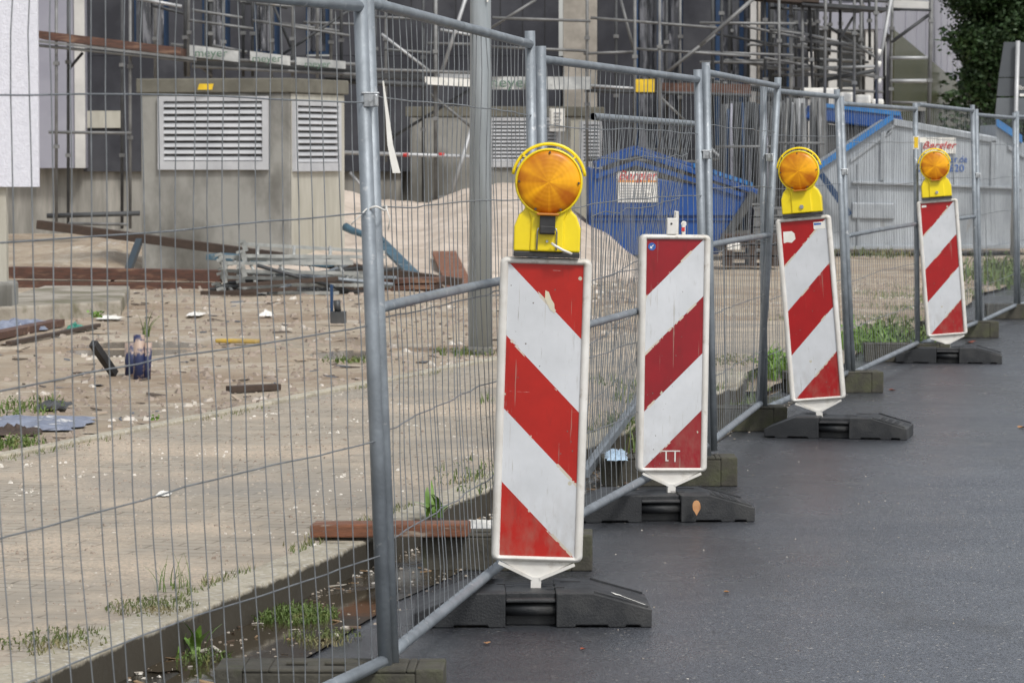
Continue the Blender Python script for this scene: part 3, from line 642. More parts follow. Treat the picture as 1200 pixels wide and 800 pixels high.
        br.box(-.040, -.022, 1.2405, .002, -.002, 1.312); br.box(.0, -.004, 1.2405, .014, .02, 1.342); br.box(-.004, .004, 1.30, .006, .02, 1.343)
        o = br.build('lamp_bracket', M['bwhite'], root, bevel=.003)
        br = MB(); br.tube([(-.022, -.0235, 1.287), (-.022, -.021, 1.287)], .005, 10); br.build('bracket_hole', M['black'], o)
        br = MB(); br.box(.030, -.01, 1.2405, .044, .01, 1.292); br.tube(arcpts(.037, 1.287, .009, 0, 6.28, 12, y=-.004), .004, 6); br.build('bracket_arm', M['bwhite'], o)
        br = MB(); br.box(.026, -.013, 1.255, .04, -.0105, 1.272); br.build('red_clip', M['red_txt'], o)
    return root
mat_amberd = mat('amber_dark', (.45,.16,.01), None, 6, .4)
def make_foot(name='beacon_stand'):
    root = empty(name, (0, 0, 0)); m_ = MB()
    H = .118
    def prof(x0, x1):   # height profile of the foot at x
        pts = [(-.40, .05), (-.225, H), (.20, H), (.40, .062)]
        return pts
    hy = .2
    left = [(-.40, .008), (-.34, .008), (-.335, 0), (-.27, 0), (-.265, .008), (-.155, .008), (-.15, 0), (-.093, 0), (-.093, H), (-.225, H), (-.40, .05)]
    right = [(.078, 0), (.14, 0), (.145, .008), (.25, .008), (.255, 0), (.31, 0), (.315, .008), (.36, .008), (.365, 0), (.40, 0), (.40, .062), (.20, H), (.078, H)]
    m_.yprism(left, -hy, hy); m_.yprism(right, -hy, hy)
    m_.box(-.0929, -hy+.065, .0, .0779, hy-.065, H-.006); m_.box(-.0929, -hy+.012, H-.035, .0779, -hy+.0649, H-.022)
    m_.box(-.0929, hy-.0649, .03, .0779, hy-.01, H-.02)
    ft = m_.build('foot_body', M['rubber'], root, bevel=.009, seg=3)
    h = MB(); h.tube([(-.094, -hy+.045, .058), (.079, -hy+.045, .058)], .022, 12); h.build('grip', M['rubber'], root)
    s = MB()
    for x0 in (-.30, ): pass
    for x0, yy, l in ((-.20, .06, .07), (-.20, .10, .07), (-.12, .03, .06), (.03, .03, .05), (.10, .10, .07), (.05, -.06, .06)):
        s.box(x0, yy, H+.0005, x0+l, yy+.018, H+.0022)
    s.build('slots', M['black'], ft)
    d = math.atan2(.062-H, .2); c0 = Vector((.20, 0, H))
    mt = Matrix.Translation(c0) @ Matrix.Rotation(-d, 4, 'Y')
    rp = MB()
    for yy in (-.185, .175): rp.box(.005, yy, .0, .195, yy+.01, .006, mt)
    rp.build('ramp_rib', M['rubber'], ft)
    return root, mt
s1 = stripe_mat('beacon_stripes_falling_right', 1, (.42,.012,.006), 1.3)
s2 = stripe_mat('beacon_stripes_crimson', -1, (.26,.003,.010), 4.1)
s3 = stripe_mat('beacon_stripes_red', -1, (.36,.006,.008), 7.9)
BG, FG = 'red and white warning beacons beside the fence', 'black recycled plastic feet under the beacons'
specs = [
 (s1, 'latch', (.078, 11.63), R(1.8), R(0), 'nearest red and white beacon, tallest, stripes falling to the right, amber lamp with black latch', 'black beacon foot nearest the camera, with a small white arrow on its ramp'),
 (s2, None, (.695, 14.9), R(.8), R(9), 'red and white beacon without a lamp, only a white bracket on top', 'black beacon foot under the lampless board, a brown leaf stuck to its side'),
 (s3, 'bolt', (1.745, 19.2), R(-5.0), R(-9), 'red and white lamp beacon leaning left, torn white sticker on its top stripe', 'black beacon foot under the third board from the camera'),
 (s3, 'bolt', (3.335, 26.0), R(-4.6), R(-4), 'farthest and smallest red and white beacon with amber lamp', 'black beacon foot farthest from the camera'),
]
BE = []
foot_proto, fmt = make_foot()
lampproto = None
for i, (sm_, lamp, (x, y), roll, yaw, lb, fl) in enumerate(specs):
    if i == 3: r_ = copy_tree(BE[2])
    else: r_ = make_beacon(sm_, lamp)
    tag(r_, lb, 'warning beacon', BG)
    # stand it at the foot: roll about the stem
    r_.location = (x, y, .0); r_.rotation_euler = (0, roll, yaw); BE.append(r_)
    f_ = foot_proto if i == 0 else copy_tree(foot_proto)
    f_.location = (x+(-.01, -.055, .10, 0)[i], y, 0); f_.rotation_euler = (0, 0, [R(1), R(4), R(-12), R(-8)][i])
    tag(f_, fl, 'beacon foot', FG)
    pass
FEET = [o for o in bpy.data.objects if o.name.startswith('beacon_stand') and o.parent is None]
FEET.sort(key=lambda o: o.location.y)
def child_mesh(m_, name, matl, parent, **k):   # mesh given in the parent's local space (parent may be rotated)
    me = bpy.data.meshes.new(name); me.from_pydata([tuple(v) for v in m_.v], [], m_.f); me.materials.append(matl)
    o = bpy.data.objects.new(name, me); col.objects.link(o); o.parent = parent
    return o
# arrow on the nearest foot
m_ = MB(); m_.add([fmt @ Vector(p) for p in ((.07,-.05,.003),(.085,-.09,.003),(.10,-.078,.003),(.185,-.148,.003),(.19,-.138,.003),(.105,-.068,.003),(.108,-.055,.003))], [tuple(range(7))])
child_mesh(m_, 'white_arrow', M['paperw'], FEET[0])
for f_ in FEET[1:3]:
    m_ = MB(); m_.box(.03, -.10, .0005, .165, .09, .0015, fmt); child_mesh(m_, 'ramp_plate', M['black'], f_)
    m_ = MB()
    for r0 in range(3):
        for c0 in range(5):
            a = .045+r0*.038; c = -.085+c0*.034; m_.box(a, c, .002, a+.024, c+.024, .004, fmt)
    child_mesh(m_, 'embossed_lettering', M['rubber'], f_)
# stickers
def stick(parent, x0, z0, x1, z1, name, matl, y=-.0135):
    m_ = MB(); m_.box(x0, y, z0, x1, y+.0008, z1); return child_mesh(m_, name, matl, parent)
# torn sticker on the third, small label
t3 = BE[2]
m_ = MB(); m_.add([(-.118,-.0135,1.165),(-.07,-.0135,1.165),(-.055,-.0135,1.15),(-.052,-.0135,1.12),(-.075,-.0135,1.10),(-.10,-.0135,1.105),(-.12,-.0135,1.10)], [tuple(range(7))][::1])
m_.f = [f[::-1] for f in m_.f]; child_mesh(m_, 'torn_sticker', M['paperw'], t3)
st = stick(t3, .055, 1.165, .12, 1.205, 'label_sticker', M['paperw'])
for o in (st,):
    m_ = MB(); m_.box(.058, -.0146, 1.188, .098, -.0139, 1.198); child_mesh(m_, 'sticker_print', M['blue_txt'], o)
stick(BE[3], -.12, 1.19, -.085, 1.205, 'small_sticker', M['paperw'])
# round blue sticker with arrow on the lampless beacon
m_ = MB(); m_.add([(.0,-.0135,1.10),(.018,-.0135,1.065),(.035,-.0135,1.052),(.032,-.0135,1.085),(.022,-.0135,1.10),(.012,-.0135,1.125),(.0,-.0135,1.13)], [tuple(range(7))]); child_mesh(m_, 'glue_residue', mat('cream_residue', (.62,.56,.40), (.55,.52,.44), 30, .6), BE[0])
bs = MB(); n = 24; bs.add([(-.105+.017*math.cos(6.283*i/n), -.0137, 1.187+.017*math.sin(6.283*i/n)) for i in range(n)], [tuple(range(n))]); bsk = child_mesh(bs, 'round_blue_sticker', M['blue_txt'], BE[1])
bs = MB(); c = Vector((-.105, 0, 1.187))
bs.add([(c.x+a, -.0142, c.z+b_) for a, b_ in ((-.008,-.008),(.003,-.008),(-.0005,-.0035),(.008,.006),(.006,.008),(-.0035,-.0005),(-.008,.003))], [tuple(range(7))]); child_mesh(bs, 'sticker_arrow', M['paperw'], bsk)
bs = MB(); bs.box(-.045, -.0142, .292, .035, -.0135, .297); bs.box(-.03, -.0142, .25, -.024, -.0135, .2915); bs.box(-.0235, -.0142, .25, -.016, -.0135, .255); bs.box(.01, -.0142, .247, .016, -.0135, .2915)
child_mesh(bs, 'scratched_letters', M['bwhite'], BE[1])

# ------------------------------------------------------------------ street lamp pole
root = empty('lamp_pole', gp(563, 415, .1), 'tall tapering galvanised pole standing in the dirt behind the nearest fence', 'pole')
g = root.location; m_ = MB(); m_.tube([(g.x, g.y, 0), (g.x+.003, g.y, 3), (g.x+.01, g.y, 7.5)], .09, 24, r1=.06); m_.build('shaft', M['pole'] if 'pole' in M else M['galv'], root)
m_ = MB(); m_.box(g.x+.048, g.y-.09, 2.7, g.x+.06, g.y-.075, 2.8); m_.build('label_strip', M['paperw'], root)
m_ = MB(); m_.tube([(g.x, g.y, .08), (g.x, g.y, .16)], .098, 24, r1=.09); m_.build('base_collar', M['concrete'], root)

# ------------------------------------------------------------------ buildings
def PB(m_, px0, py0, px1, py1, Y, dep):          # box whose front face spans a pixel rectangle at distance Y
    a = at(px0, py1, Y); c = at(px1, py0, Y); m_.box(a.x, Y, a.z, c.x, Y+dep, c.z); return m_
YF = 62
bld = empty('charcoal_building', at(430, 275, YF), 'charcoal clad building under construction behind the scaffolding', 'building')
m_ = MB(); PB(m_, -60, 197, 470, 290, YF+.12, .4); PB(m_, 470, 199, 960, 290, YF+.3, .4); m_.build('plinth', M['plinth'], bld)
m_ = MB(); PB(m_, 98, 66, 660, 201, YF, .3); PB(m_, 400, -260, 655, 65.5, YF, .3); PB(m_, 98, -260, 400, -60, YF, .3)
for a, c in ((98, 156), (198, 236), (270, 297), (328, 358), (388, 400)): PB(m_, a, -60, c, 65.5, YF, .3)
PB(m_, 700, -260, 950, -80, YF+.1, .3); PB(m_, 660, 175, 960, 200, YF+.1, .3)
for a, c in ((700, 742), (800, 838)): PB(m_, a, -80, c, 174.5, YF+.1, .3)
m_.build('dark_wall', M['charcoal'], bld)
m_ = MB()
for i in range(9):
    px = 430+i*26; a = at(px, 198, YF); c = at(px+.5, -60, YF); m_.box(a.x, YF-.006, a.z, a.x+.012, YF-.001, c.z)
m_.build('panel_joints', M['darkhole'], bld)
m_ = MB(); PB(m_, 660, -260, 700, 199, YF-.1, .4); m_.build('plaster_pier', M['roughplaster'], bld)
m_ = MB(); PB(m_, -60, -260, 97.5, 197, YF-.3, .3); m_.build('pale_wall', M['lilac'], bld)
m_ = MB(); PB(m_, 88, -260, 97, 197, YF-.345, .04); m_.build('white_strip', M['white_wall'], bld)
m_ = MB(); PB(m_, 98, 130, 142, 150, YF-.08, .07); m_.build('concrete_lintel', M['concrete_light'], bld)
for a, c in ((156, 198), (236, 270), (297, 328), (358, 388)):
    fr = MB(); PB(fr, a, -60, a+3, 64, YF+.15, .1); PB(fr, c-7, -60, c, 64, YF+.13, .1); PB(fr, a+3, 58, c-7, 64, YF+.15, .1)
    wo = fr.build('window_frame', M['bluef'], bld); pl = MB(); n = 8
    A = at(a+3, 60, YF); C = at(c-7, -60, YF)
    for i in range(n):
        x0 = A.x+(C.x-A.x)*i/n; x1 = A.x+(C.x-A.x)*(i+1)/n; y0 = YF+.12+.05*math.sin(i*2.2); y1 = YF+.12+.05*math.sin((i+1)*2.2)
        pl.smooth = True; pl.add([(x0, y0, A.z), (x1, y1, A.z), (x1, y1-.02, C.z), (x0, y0+.02, C.z)], [(0, 1, 2, 3)])
    pl.build('plastic_sheet', M['plastic'], wo)
for a, c in ((742, 800), (838, 950)):
    fr = MB()
    for q in range(a, c, 28): PB(fr, q, -80, q+6, 174, YF+.2, .1)
    wo = fr.build('window_frame', M['bluef'], bld); pl = MB(); n = 14
    A = at(a, 174, YF); C = at(c, -80, YF)
    for i in range(n):
        x0 = A.x+(C.x-A.x)*i/n; x1 = A.x+(C.x-A.x)*(i+1)/n; y0 = YF+.35+.05*math.sin(i*2.2); y1 = YF+.35+.05*math.sin((i+1)*2.2)
        pl.smooth = True; pl.add([(x0, y0, A.z), (x1, y1, A.z), (x1, y1-.02, C.z), (x0, y0+.02, C.z)], [(0, 1, 2, 3)])
    pl.build('plastic_sheet', M['plastic'], wo)
m_ = MB(); PB(m_, 879, -100, 887, 175, YF-.2, .2); m_.build('white_column', M['white_wall'], bld)

# lilac building at the right
YB = 75
lb = empty('lilac_office_building', at(1033, 230, YB), 'lilac grey office building with dark ribbon windows, left of the tree', 'building')
def slab(m_, p0, p1, z0, z1, t=.3):   # vertical wall between plan points
    p0 = Vector((p0[0], p0[1], 0)); p1 = Vector((p1[0], p1[1], 0)); n_ = Vector((-(p1-p0).y, (p1-p0).x, 0)).normalized()*t
    m_.prism([(p0.x, p0.y), (p1.x, p1.y), (p1.x+n_.x, p1.y+n_.y), (p0.x+n_.x, p0.y+n_.y)], z0, z1)
K0 = (at(880, 178, YB).x, YB); K1 = (at(1033, 178, YB).x, YB); K2 = (at(1128, 178, 155).x, 155)
def KP(t): return (K1[0]+(K2[0]-K1[0])*t, K1[1]+(K2[1]-K1[1])*t)
m_ = MB(); slab(m_, K0, K1, 4.28, 4.85); slab(m_, K1, K2, 4.28, 11); slab(m_, (K0[0], YB+1), (K1[0], YB+1), 4.9, 12); m_.build('cladding', M['lilac2'], lb)
m_ = MB(); slab(m_, (K0[0], YB+.4), (K1[0], YB+.4), 0, 1.5); slab(m_, KP(0), KP(1), 0, 1.5, .2); m_.build('lower_wall', M['lilac2'], lb)
m_ = MB(); slab(m_, (K0[0], YB+.5), (K1[0]-.05, YB+.5), 1.501, 4.279, .1); m_.build('window_front', M['glass'], lb)
m_ = MB(); o_ = Vector((.35, -.05, 0)); slab(m_, (K1[0]+.3, K1[1]+.3), (K2[0]+.3, K2[1]), 1.501, 4.279, .1); m_.build('window_side', M['glass_olive'], lb)
for px in (948, 975, 1018):
    m_ = MB(); a = at(px-4, 178, YB); m_.box(a.x, YB+.05, 1.5, a.x+.18, YB+.35, 4.279); m_.build('pillar', M['white_wall'], lb)
m_ = MB()
for z in (2.9, ): m_.box(K0[0], YB+.36, z, K1[0]-.1, YB+.42, z+.12)
m_.build('transom', M['white_wall'], lb)
for t, t1 in ((.0, .02), (.06, .068), (.12, .19), (.25, .28), (.34, .37), (.47, .6), (.72, .74), (.85, .9)):
    m_ = MB(); slab(m_, KP(t), KP(t1), 1.501, 4.279, .12); m_.build('pillar', M['lilac'], lb)
m_ = MB()
for i in range(34):
    q = KP(.02+i*.028); m_.box(q[0]-.012, q[1]-.06, 1.5, q[0]+.012, q[1]-.035, 3.3)
m_.build('railing_bars', M['scaf'], lb)
m_ = MB(); q = KP(.028)
for i in range(5): m_.box(q[0]-.1-.0, q[1]-.5, 4.75+i*.2, q[0]+.25, q[1]-.38, 4.87+i*.2)
m_.build('vent_grille', M['darkhole'], lb)
m_ = MB()
for i in range(9):
    q = KP(.06+i*.1); m_.box(q[0]-.03, q[1]-.3, 4.3, q[0]-.005, q[1]-.25, 11)
m_.build('cladding_joints', M['lilac'], lb)

# transformer houses
def louver(m_parent, p0, p1, z0, z1, n, name='louvre'):
    """white louvre panel between plan points p0, p1 (front face), slats sloping out"""
    p0 = Vector((*p0, 0)); p1 = Vector((*p1, 0)); d = (p1-p0).normalized(); out = Vector((d.y, -d.x, 0)); w_ = (p1-p0).length; up = Vector((0, 0, 1))
    def Bx(mb, a0, a1, o0, o1, b0, b1):
        vs = [p0+d*a+out*o+up*z for z in (b0, b1) for a, o in ((a0, o1), (a1, o1), (a1, o0), (a0, o0))]
        mb.add(vs, [(0,3,2,1),(4,5,6,7),(0,1,5,4),(1,2,6,5),(2,3,7,6),(3,0,4,7)])
    fr = MB(); e = .075
    Bx(fr, 0, w_, 0, .05, z0, z0+e*1.4); Bx(fr, 0, w_, 0, .05, z1-e*.8, z1); Bx(fr, 0, e, 0, .049, z0+e*1.4, z1-e*.8); Bx(fr, w_-e, w_, 0, .049, z0+e*1.4, z1-e*.8)
    f = fr.build(name, M['louver'], m_parent)
    bk = MB(); Bx(bk, e, w_-e, .001, .004, z0+e*1.4, z1-e*.8); bk.build('louvre_backing', M['louvre_gap'], f)
    sl_ = MB(); H = (z1-e*.8)-(z0+e*1.4)
    for i in range(n):
        zc = z0+e*1.4+H*(i+.15)/n; h = H/n*.6
        a = [p0+d*e+out*.045+up*zc, p0+d*(w_-e)+out*.045+up*zc, p0+d*(w_-e)+out*.01+up*(zc+h), p0+d*e+out*.01+up*(zc+h)]
        bck = [v-out*.006-up*.006 for v in a]; sl_.add(a+bck, [(0,1,2,3),(7,6,5,4),(0,4,5,1),(1,5,6,2),(2,6,7,3),(3,7,4,0)])
    sl_.build('slats', M['louver'], f)
def house(name, label, Y, pxl, pxc, pxr, ytop, ybot, dl, dr, lv, n):
    xl, xc, xr = at(pxl, 178, Y+dl).x, at(pxc, 178, Y).x, at(pxr, 178, Y+dr).x
    s = F/Y; zt = CZ+(178-ytop)/s; zr = zt-17/95*1.0
    r_ = empty(name, (xc, Y, .1), label, 'transformer house', 'small concrete transformer houses')
    pl, pc, pr = Vector((xl, Y+dl)), Vector((xc, Y)), Vector((xr, Y+dr)); back = pl+(pr-pc)
    m_ = MB(); m_.prism([tuple(pl), tuple(pc), tuple(pr), tuple(back)], 0, zr); m_.cur = 0
    m_.build('walls', M['concrete'], r_, bevel=.02)
    # paler right face plate
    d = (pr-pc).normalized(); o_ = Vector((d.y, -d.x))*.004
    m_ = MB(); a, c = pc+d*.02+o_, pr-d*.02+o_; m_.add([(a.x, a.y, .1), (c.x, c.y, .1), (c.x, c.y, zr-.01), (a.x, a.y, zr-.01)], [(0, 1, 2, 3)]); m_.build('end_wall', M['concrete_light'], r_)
    ctr = (pl+pr)/2; ex = lambda p: ctr+(p-ctr)*1.045
    m_ = MB(); m_.prism([tuple(ex(p)) for p in (pl, pc, pr, back)], zr, zt); m_.build('roof_slab', M['concrete_roof'], r_, bevel=.015)
    for (px0, px1, y0, y1, face) in lv:
        A_, B_ = (pl, pc) if face == 'f' else (pc, pr)
        def on(px):
            k = (px-600)/F; dd = B_-A_; t = (k*A_.y-A_.x)/(dd.x-k*dd.y); return A_+dd*t
        q0, q1 = on(px0), on(px1); nn = (B_-A_).normalized(); oo = Vector((nn.y, -nn.x))*.006
        louver(r_, tuple(q0+oo), tuple(q1+oo), CZ+(178-y1)/s, CZ+(178-y0)/s, n)
    return r_, pl, pc, pr
h1, pl, pc, pr = house('transformer_house', 'concrete transformer house with large white louvres and a yellow mark on its roof edge', 42, 165, 340, 404, 92, 315, .35, 1.5, [(187, 316, 113, 199, 'f'), (342, 396, 118, 201, 'r')], 9)
m_ = MB(); a = at(230, 105, 41.9); c = at(247, 98, 41.9); m_.add([(a.x, 42.1, a.z), (c.x, 42.1, a.z), (c.x+.02, 42.1, c.z), (a.x+.02, 42.1, c.z)], [(0, 1, 2, 3)]); m_.v = [(v[0], v[1]-.03, v[2]) for v in m_.v]; m_.build('yellow_mark', M['yellow_paint'], h1)
h2, pl2, pc2, pr2 = house('transformer_house', 'farther concrete transformer house behind the pole and lamp, a paper notice on it', 60, 480, 668, 704, 125, 290, .3, .9, [(572, 657, 138, 196, 'f'), (678, 702, 142, 199, 'r')], 11)
m_ = MB(); PB(m_, 644, 127, 662, 154, 59.75, .06); nb = m_.build('notice_box', M['white_wall'], h2)
m_ = MB(); PB(m_, 646, 128, 661, 148, 59.72, .02); nb2 = m_.build('paper_notice', M['paperw'], h2)
for i in range(4): 
    m_ = MB(); PB(m_, 649, 132+i*4, 658-(i % 2)*2, 133+i*4, 59.70, .01); m_.build('notice_text', M['grey_txt'], nb2)

# white rendered board standing at far left
wb = empty('site_board', at(5, 355, 30), 'big rough white board hanging at the left edge above a concrete stump', 'board')
m_ = MB(); PB(m_, -160, -120, 43, 219, 30, .06); m_.build('board_panel', M['stucco'], wb)
m_ = MB(); PB(m_, -60, 219.5, 7, 332, 30.06, .12); m_.build('board_leg', M['concrete_light'], wb); 
m_ = MB(); a = at(-60, 352, 30); c = at(9, 330, 30); m_.prism([(a.x, 29.9), (c.x+.04, 29.9), (c.x+.04, 30.4), (a.x, 30.4)], .05, c.z); m_.build('board_base', M['concrete'], wb, bevel=.03)

# ------------------------------------------------------------------ scaffolding
def T(m_, p0, p1, r=.024, n=8): m_.tube([p0, p1], r, n); return m_
class Scaf:
    def __init__(s, name, label, base): s.root = empty(name, base, label, 'scaffolding', 'scaffolding in front of the buildings')
    def std(s, px, y0, y1, Y, m='scaf', px1=None, r=.026): 
        a = at(px, y0, Y); c = at(px if px1 is None else px1, y1, Y); mb = MB(); T(mb, a, c, r)
        # couplers
        z = c.z
        o = mb.build('standard', M[m], s.root)
        for k in range(1, 3):
            cm = MB(); t = k/3.6+.03*math.sin(px*k); q = a+(c-a)*t
            cm.box(q.x-.045, q.y-.045, q.z-.03, q.x+.045, q.y+.045, q.z+.03)
            cm.build('coupler', M['scaf'], o)
    def led(s, px0, y0, px1, y1, Y, Y1=None, m='scaf', r=.024, name='ledger'):
        mb = MB(); T(mb, at(px0, y0, Y), at(px1, y1, Y1 or Y), r); mb.build(name, M[m], s.root)
    def brace(s, *a, **k): s.led(*a, name='brace', **k)
    def deck(s, px0, y0, px1, y1, th, Y, dep, m='wood_dark', name='deck_board'):
        a = at(px0, y0, Y); c = at(px1, y1, Y); h = th*Y/F; mb = MB()
        mb.add([(a.x, Y, a.z-h), (c.x, Y, c.z-h), (c.x, Y+dep, c.z-h), (a.x, Y+dep, a.z-h), (a.x, Y, a.z), (c.x, Y, c.z), (c.x, Y+dep, c.z), (a.x, Y+dep, a.z)],
               [(0,3,2,1),(4,5,6,7),(0,1,5,4),(1,2,6,5),(2,3,7,6),(3,0,4,7)]); return mb.build(name, M[m], s.root)
Sc = Scaf('left_scaffold', 'scaffold bay at the far left with a brown deck board and short crossbars', at(110, 285, 55))
Sc.std(66, 268, -80, 55); Sc.std(80, 268, -80, 56, m='scaf_dark'); Sc.std(143, 268, -80, 57, m='scaf_dark'); Sc.std(152.5, 268, -80, 55.2)
Sc.led(57, 155, 154, 156, 55.1, m='scaf'); Sc.led(55, 253, 164, 250, 55.1, m='scaf_dark', r=.04); Sc.led(80, 262, 150, 263, 55.6)
Sc.deck(45, 36, 212, 56, 9, 54.9, .9, 'wood'); Sc.deck(45, 47, 230, 68, 3, 54.8, .05, 'scaf')
Sc.led(30, 52, 230, 72, 54.85); Sc.brace(80, 82, 97, 62, 55.5, m='scaf_dark'); Sc.led(44, 38, 45, 38, 54, Y1=57)
Sc = Scaf('window_scaffold', 'scaffold above the left transformer house with white toe boards', at(310, 285, 56))
for px, m in ((217, 'scaf_dark'), (221, 'scaf'), (285, 'scaf_dark'), (296, 'scaf_dark'), (343, 'scaf'), (400, 'scaf_dark')): Sc.std(px, 90, -80, 56+(px % 7)*.1, m=m)
Sc.led(160, -2, 213, 8, 56, m='scaf_light', r=.03); Sc.led(225, 12, 284, 21, 56); Sc.led(222, 24, 297, 34, 56); Sc.led(296, 24, 410, 42, 56); Sc.led(300, 4, 345, 8, 56)
Sc.deck(225, 70, 430, 80, 8, 55.6, .9, 'scaf_dark'); Sc.led(200, 68, 430, 76, 55.5, r=.03); Sc.led(225, 78, 430, 88, 55.5, r=.026)
Sc.brace(319, 3, 341, 56, 56.3, m='scaf_dark'); Sc.brace(320, 71, 410, 12, 56.2, m='scaf_dark'); Sc.brace(224, 70, 249, 89, 55.8)
for i, (a, ya, c, yc) in enumerate(((222, 53, 280, 60), (293, 60, 340, 66), (347, 67, 405, 72))):
    o = Sc.deck(a, ya, c, yc, 13-i*2, 55.4, .03, 'toe', 'toe_board')
    p = at((a+c)/2-4, (ya+yc)/2+6, 55.36); text('meyer', .19-.02*i, M['green_txt'], Sc.root, p, sx=1.1)
rq = random.Random(8)
for i in range(9):
    px = rq.uniform(165, 400); y_ = rq.uniform(-10, 62); Sc.led(px, y_, px+rq.uniform(30, 110), y_+rq.uniform(2, 10), rq.uniform(56.5, 58.5), m=rq.choice(['scaf_dark', 'scaf', 'scaf']))
for px in (182, 247, 262, 318, 372, 388): Sc.std(px, 92, -80, 57.5+(px % 5)*.2, m='scaf_dark' if px % 2 else 'scaf')
Sc = Scaf('centre_scaffold', 'scaffold between the nearest fence post and the pole, with crossing bright braces', at(500, 240, 57))
Sc.std(440, 236, -80, 57.8, m='scaf_dark'); Sc.std(496, 236, -80, 57.6, m='scaf_dark'); Sc.std(510.5, 236, -80, 56.8, r=.033); Sc.std(452, 190, -80, 58.2, m='scaf')
Sc.led(380, 80, 575, 86, 56.6, r=.028); Sc.led(380, 94, 500, 100, 56.6, m='scaf_dark', r=.045); Sc.deck(380, 84, 500, 87, 6, 56.9, .8, 'scaf_dark')
Sc.deck(498, 90, 555, 93, 9, 56.6, .04, 'paperw', 'toe_board'); Sc.deck(515, 84, 560, 85, 7, 57.2, .7, 'scaf_light')
Sc.led(516, 35, 552, 41, 56.8, m='scaf_light'); Sc.led(440, 20, 503, 23, 57.5); Sc.led(500, 51, 552, 52, 57.5); Sc.led(450, 58, 505, 62, 57.5)
Sc.brace(447, 40, 504, 84, 56.7, m='scaf_light'); Sc.brace(504, 110, 556, 152, 57.2); Sc.brace(549, -12, 518, 84, 56.7, m='scaf_light', r=.032)
Sc.brace(552, 152, 527, 234, 56.5, m='scaf_light', r=.032); Sc.brace(458, 162, 556, 102, 57.7, m='scaf_dark'); Sc.led(380, 178, 560, 184, 56.7, m='scaf_light', r=.033); Sc.brace(575, 33, 628, 0, 57)
for px in (475, 517):
    m_ = MB(); a = at(px, 181.5, 56.7); m_.tube([a+Vector((-.04, 0, 0)), a+Vector((.05, 0, 0))], .036, 10); m_.build('red_coupler', M['red_txt'], Sc.root)
Sc.led(410, 202, 430, 225, 57, m='scaf_light', name='brace'); Sc.led(505, 232, 530, 230, 57)
m_ = MB(); PB(m_, 577, 90, 692, 105, 56.5, .03); m_.build('toe_board', M['toe'], Sc.root)
text('meyer', .24, M['green_txt'], Sc.root, at(595, 97, 56.46), sx=1.25)
Sc = Scaf('middle_scaffold', 'scaffold right of the pole with a yellow bracket and rusty deck board', at(740, 240, 58))
Sc.led(577, 21, 692, 25, 57); Sc.led(692, 21, 840, 33, 57); Sc.led(577, 55, 690, 60, 57.2); Sc.led(684, 63, 742, 61, 57.2); Sc.led(742, 57, 880, 66, 57.2)
Sc.led(685, 100, 760, 105, 57, m='scaf_light'); Sc.led(685, 106, 880, 112, 57, m='scaf_dark', r=.03)
Sc.std(688, 200, -80, 57.2, m='scaf'); Sc.std(744, 230, -80, 57.0, r=.03); Sc.std(773, 230, -80, 56.8, m='scaf', r=.03); Sc.std(781, 200, -80, 58, m='scaf_dark'); Sc.std(797, 180, -80, 58.2, m='scaf'); Sc.std(722, 180, -80, 59, m='scaf_dark'); Sc.std(835, 150, -80, 58.4, m='scaf_dark')
m_ = MB(); PB(m_, 745, 93, 767, 108, 56.7, .05); m_.build('yellow_bracket', M['yellow_paint'], Sc.root)
Sc.deck(772, 97, 880, 99, 11, 57, .9, 'wood'); Sc.deck(695, 100, 745, 102, 5, 57.1, .9, 'wood_dark')
Sc.brace(727, -2, 743, 60, 57.4); Sc.brace(780, 86, 838, 40, 56.7, r=.03); Sc.brace(773, 113, 803, 142, 57); Sc.brace(833, 174, 876, 214, 57, m='scaf_light'); Sc.brace(820, 54, 886, -4, 56.7, r=.034)
Sc.led(685, 186, 830, 190, 57.5); Sc.led(830, 187, 900, 186, 57)
Sc = Scaf('tall_right_scaffold', 'dense scaffold thicket on the right with many close uprights', at(960, 200, 60))
for i, (px, m) in enumerate(((846, 'scaf_dark'), (855, 'scaf_dark'), (888, 'roughplaster'), (897, 'scaf_dark'), (903, 'scaf_dark'), (914, 'scaf'), (927, 'scaf_light'), (934, 'scaf_dark'), (941, 'scaf'), (960, 'scaf_dark'), (966, 'scaf'), (984, 'scaf_dark'), (986, 'scaf'), (1001, 'scaf'), (1007, 'scaf'), (1028, 'scaf'))):
    Sc.std(px, 150+(i % 3)*25, -80, 58+(i*7 % 5)*.7, m=m, px1=px+random.uniform(-3, 4), r=.026+(.006 if m == 'scaf_light' else 0))
Sc.std(953, 120, -80, 59, m='scaf_dark', px1=945)
Sc.led(820, 27, 932, 28, 58); Sc.led(820, 61, 930, 65, 58); Sc.led(868, 30, 1022, 62, 58, Y1=60); Sc.led(902, 35, 940, 40, 58.4); Sc.led(913, 33, 1022, 58, 59, Y1=61, m='scaf_light')
Sc.led(820, 73, 930, 74, 59); Sc.led(862, 70, 1000, 96, 59, Y1=61); Sc.led(895, 68, 1035, 92, 58.5, Y1=60); Sc.led(935, 48, 1005, 52, 59); Sc.led(905, 52, 1012, 64, 60)
Sc.led(940, 80, 1030, 78, 60, m='scaf_light'); Sc.led(840, 40, 905, 52, 59, m='scaf_dark'); Sc.led(905, 88, 1030, 88, 60); Sc.led(960, 95, 1030, 82, 59.5, m='scaf_dark', r=.034); Sc.led(840, 100, 1035, 108, 60)
Sc.brace(965, 28, 1030, 70, 59.5); Sc.brace(1045, -5, 1027, 95, 58.6, m='scaf_light', r=.03); Sc.brace(1000, 20, 985, 45, 59)
Sc.deck(940, 2, 1040, 9, 4, 58.5, 1.0, 'scaf_dark'); Sc.deck(870, -8, 960, 0, 5, 58.5, 1.0, 'wood_dark')
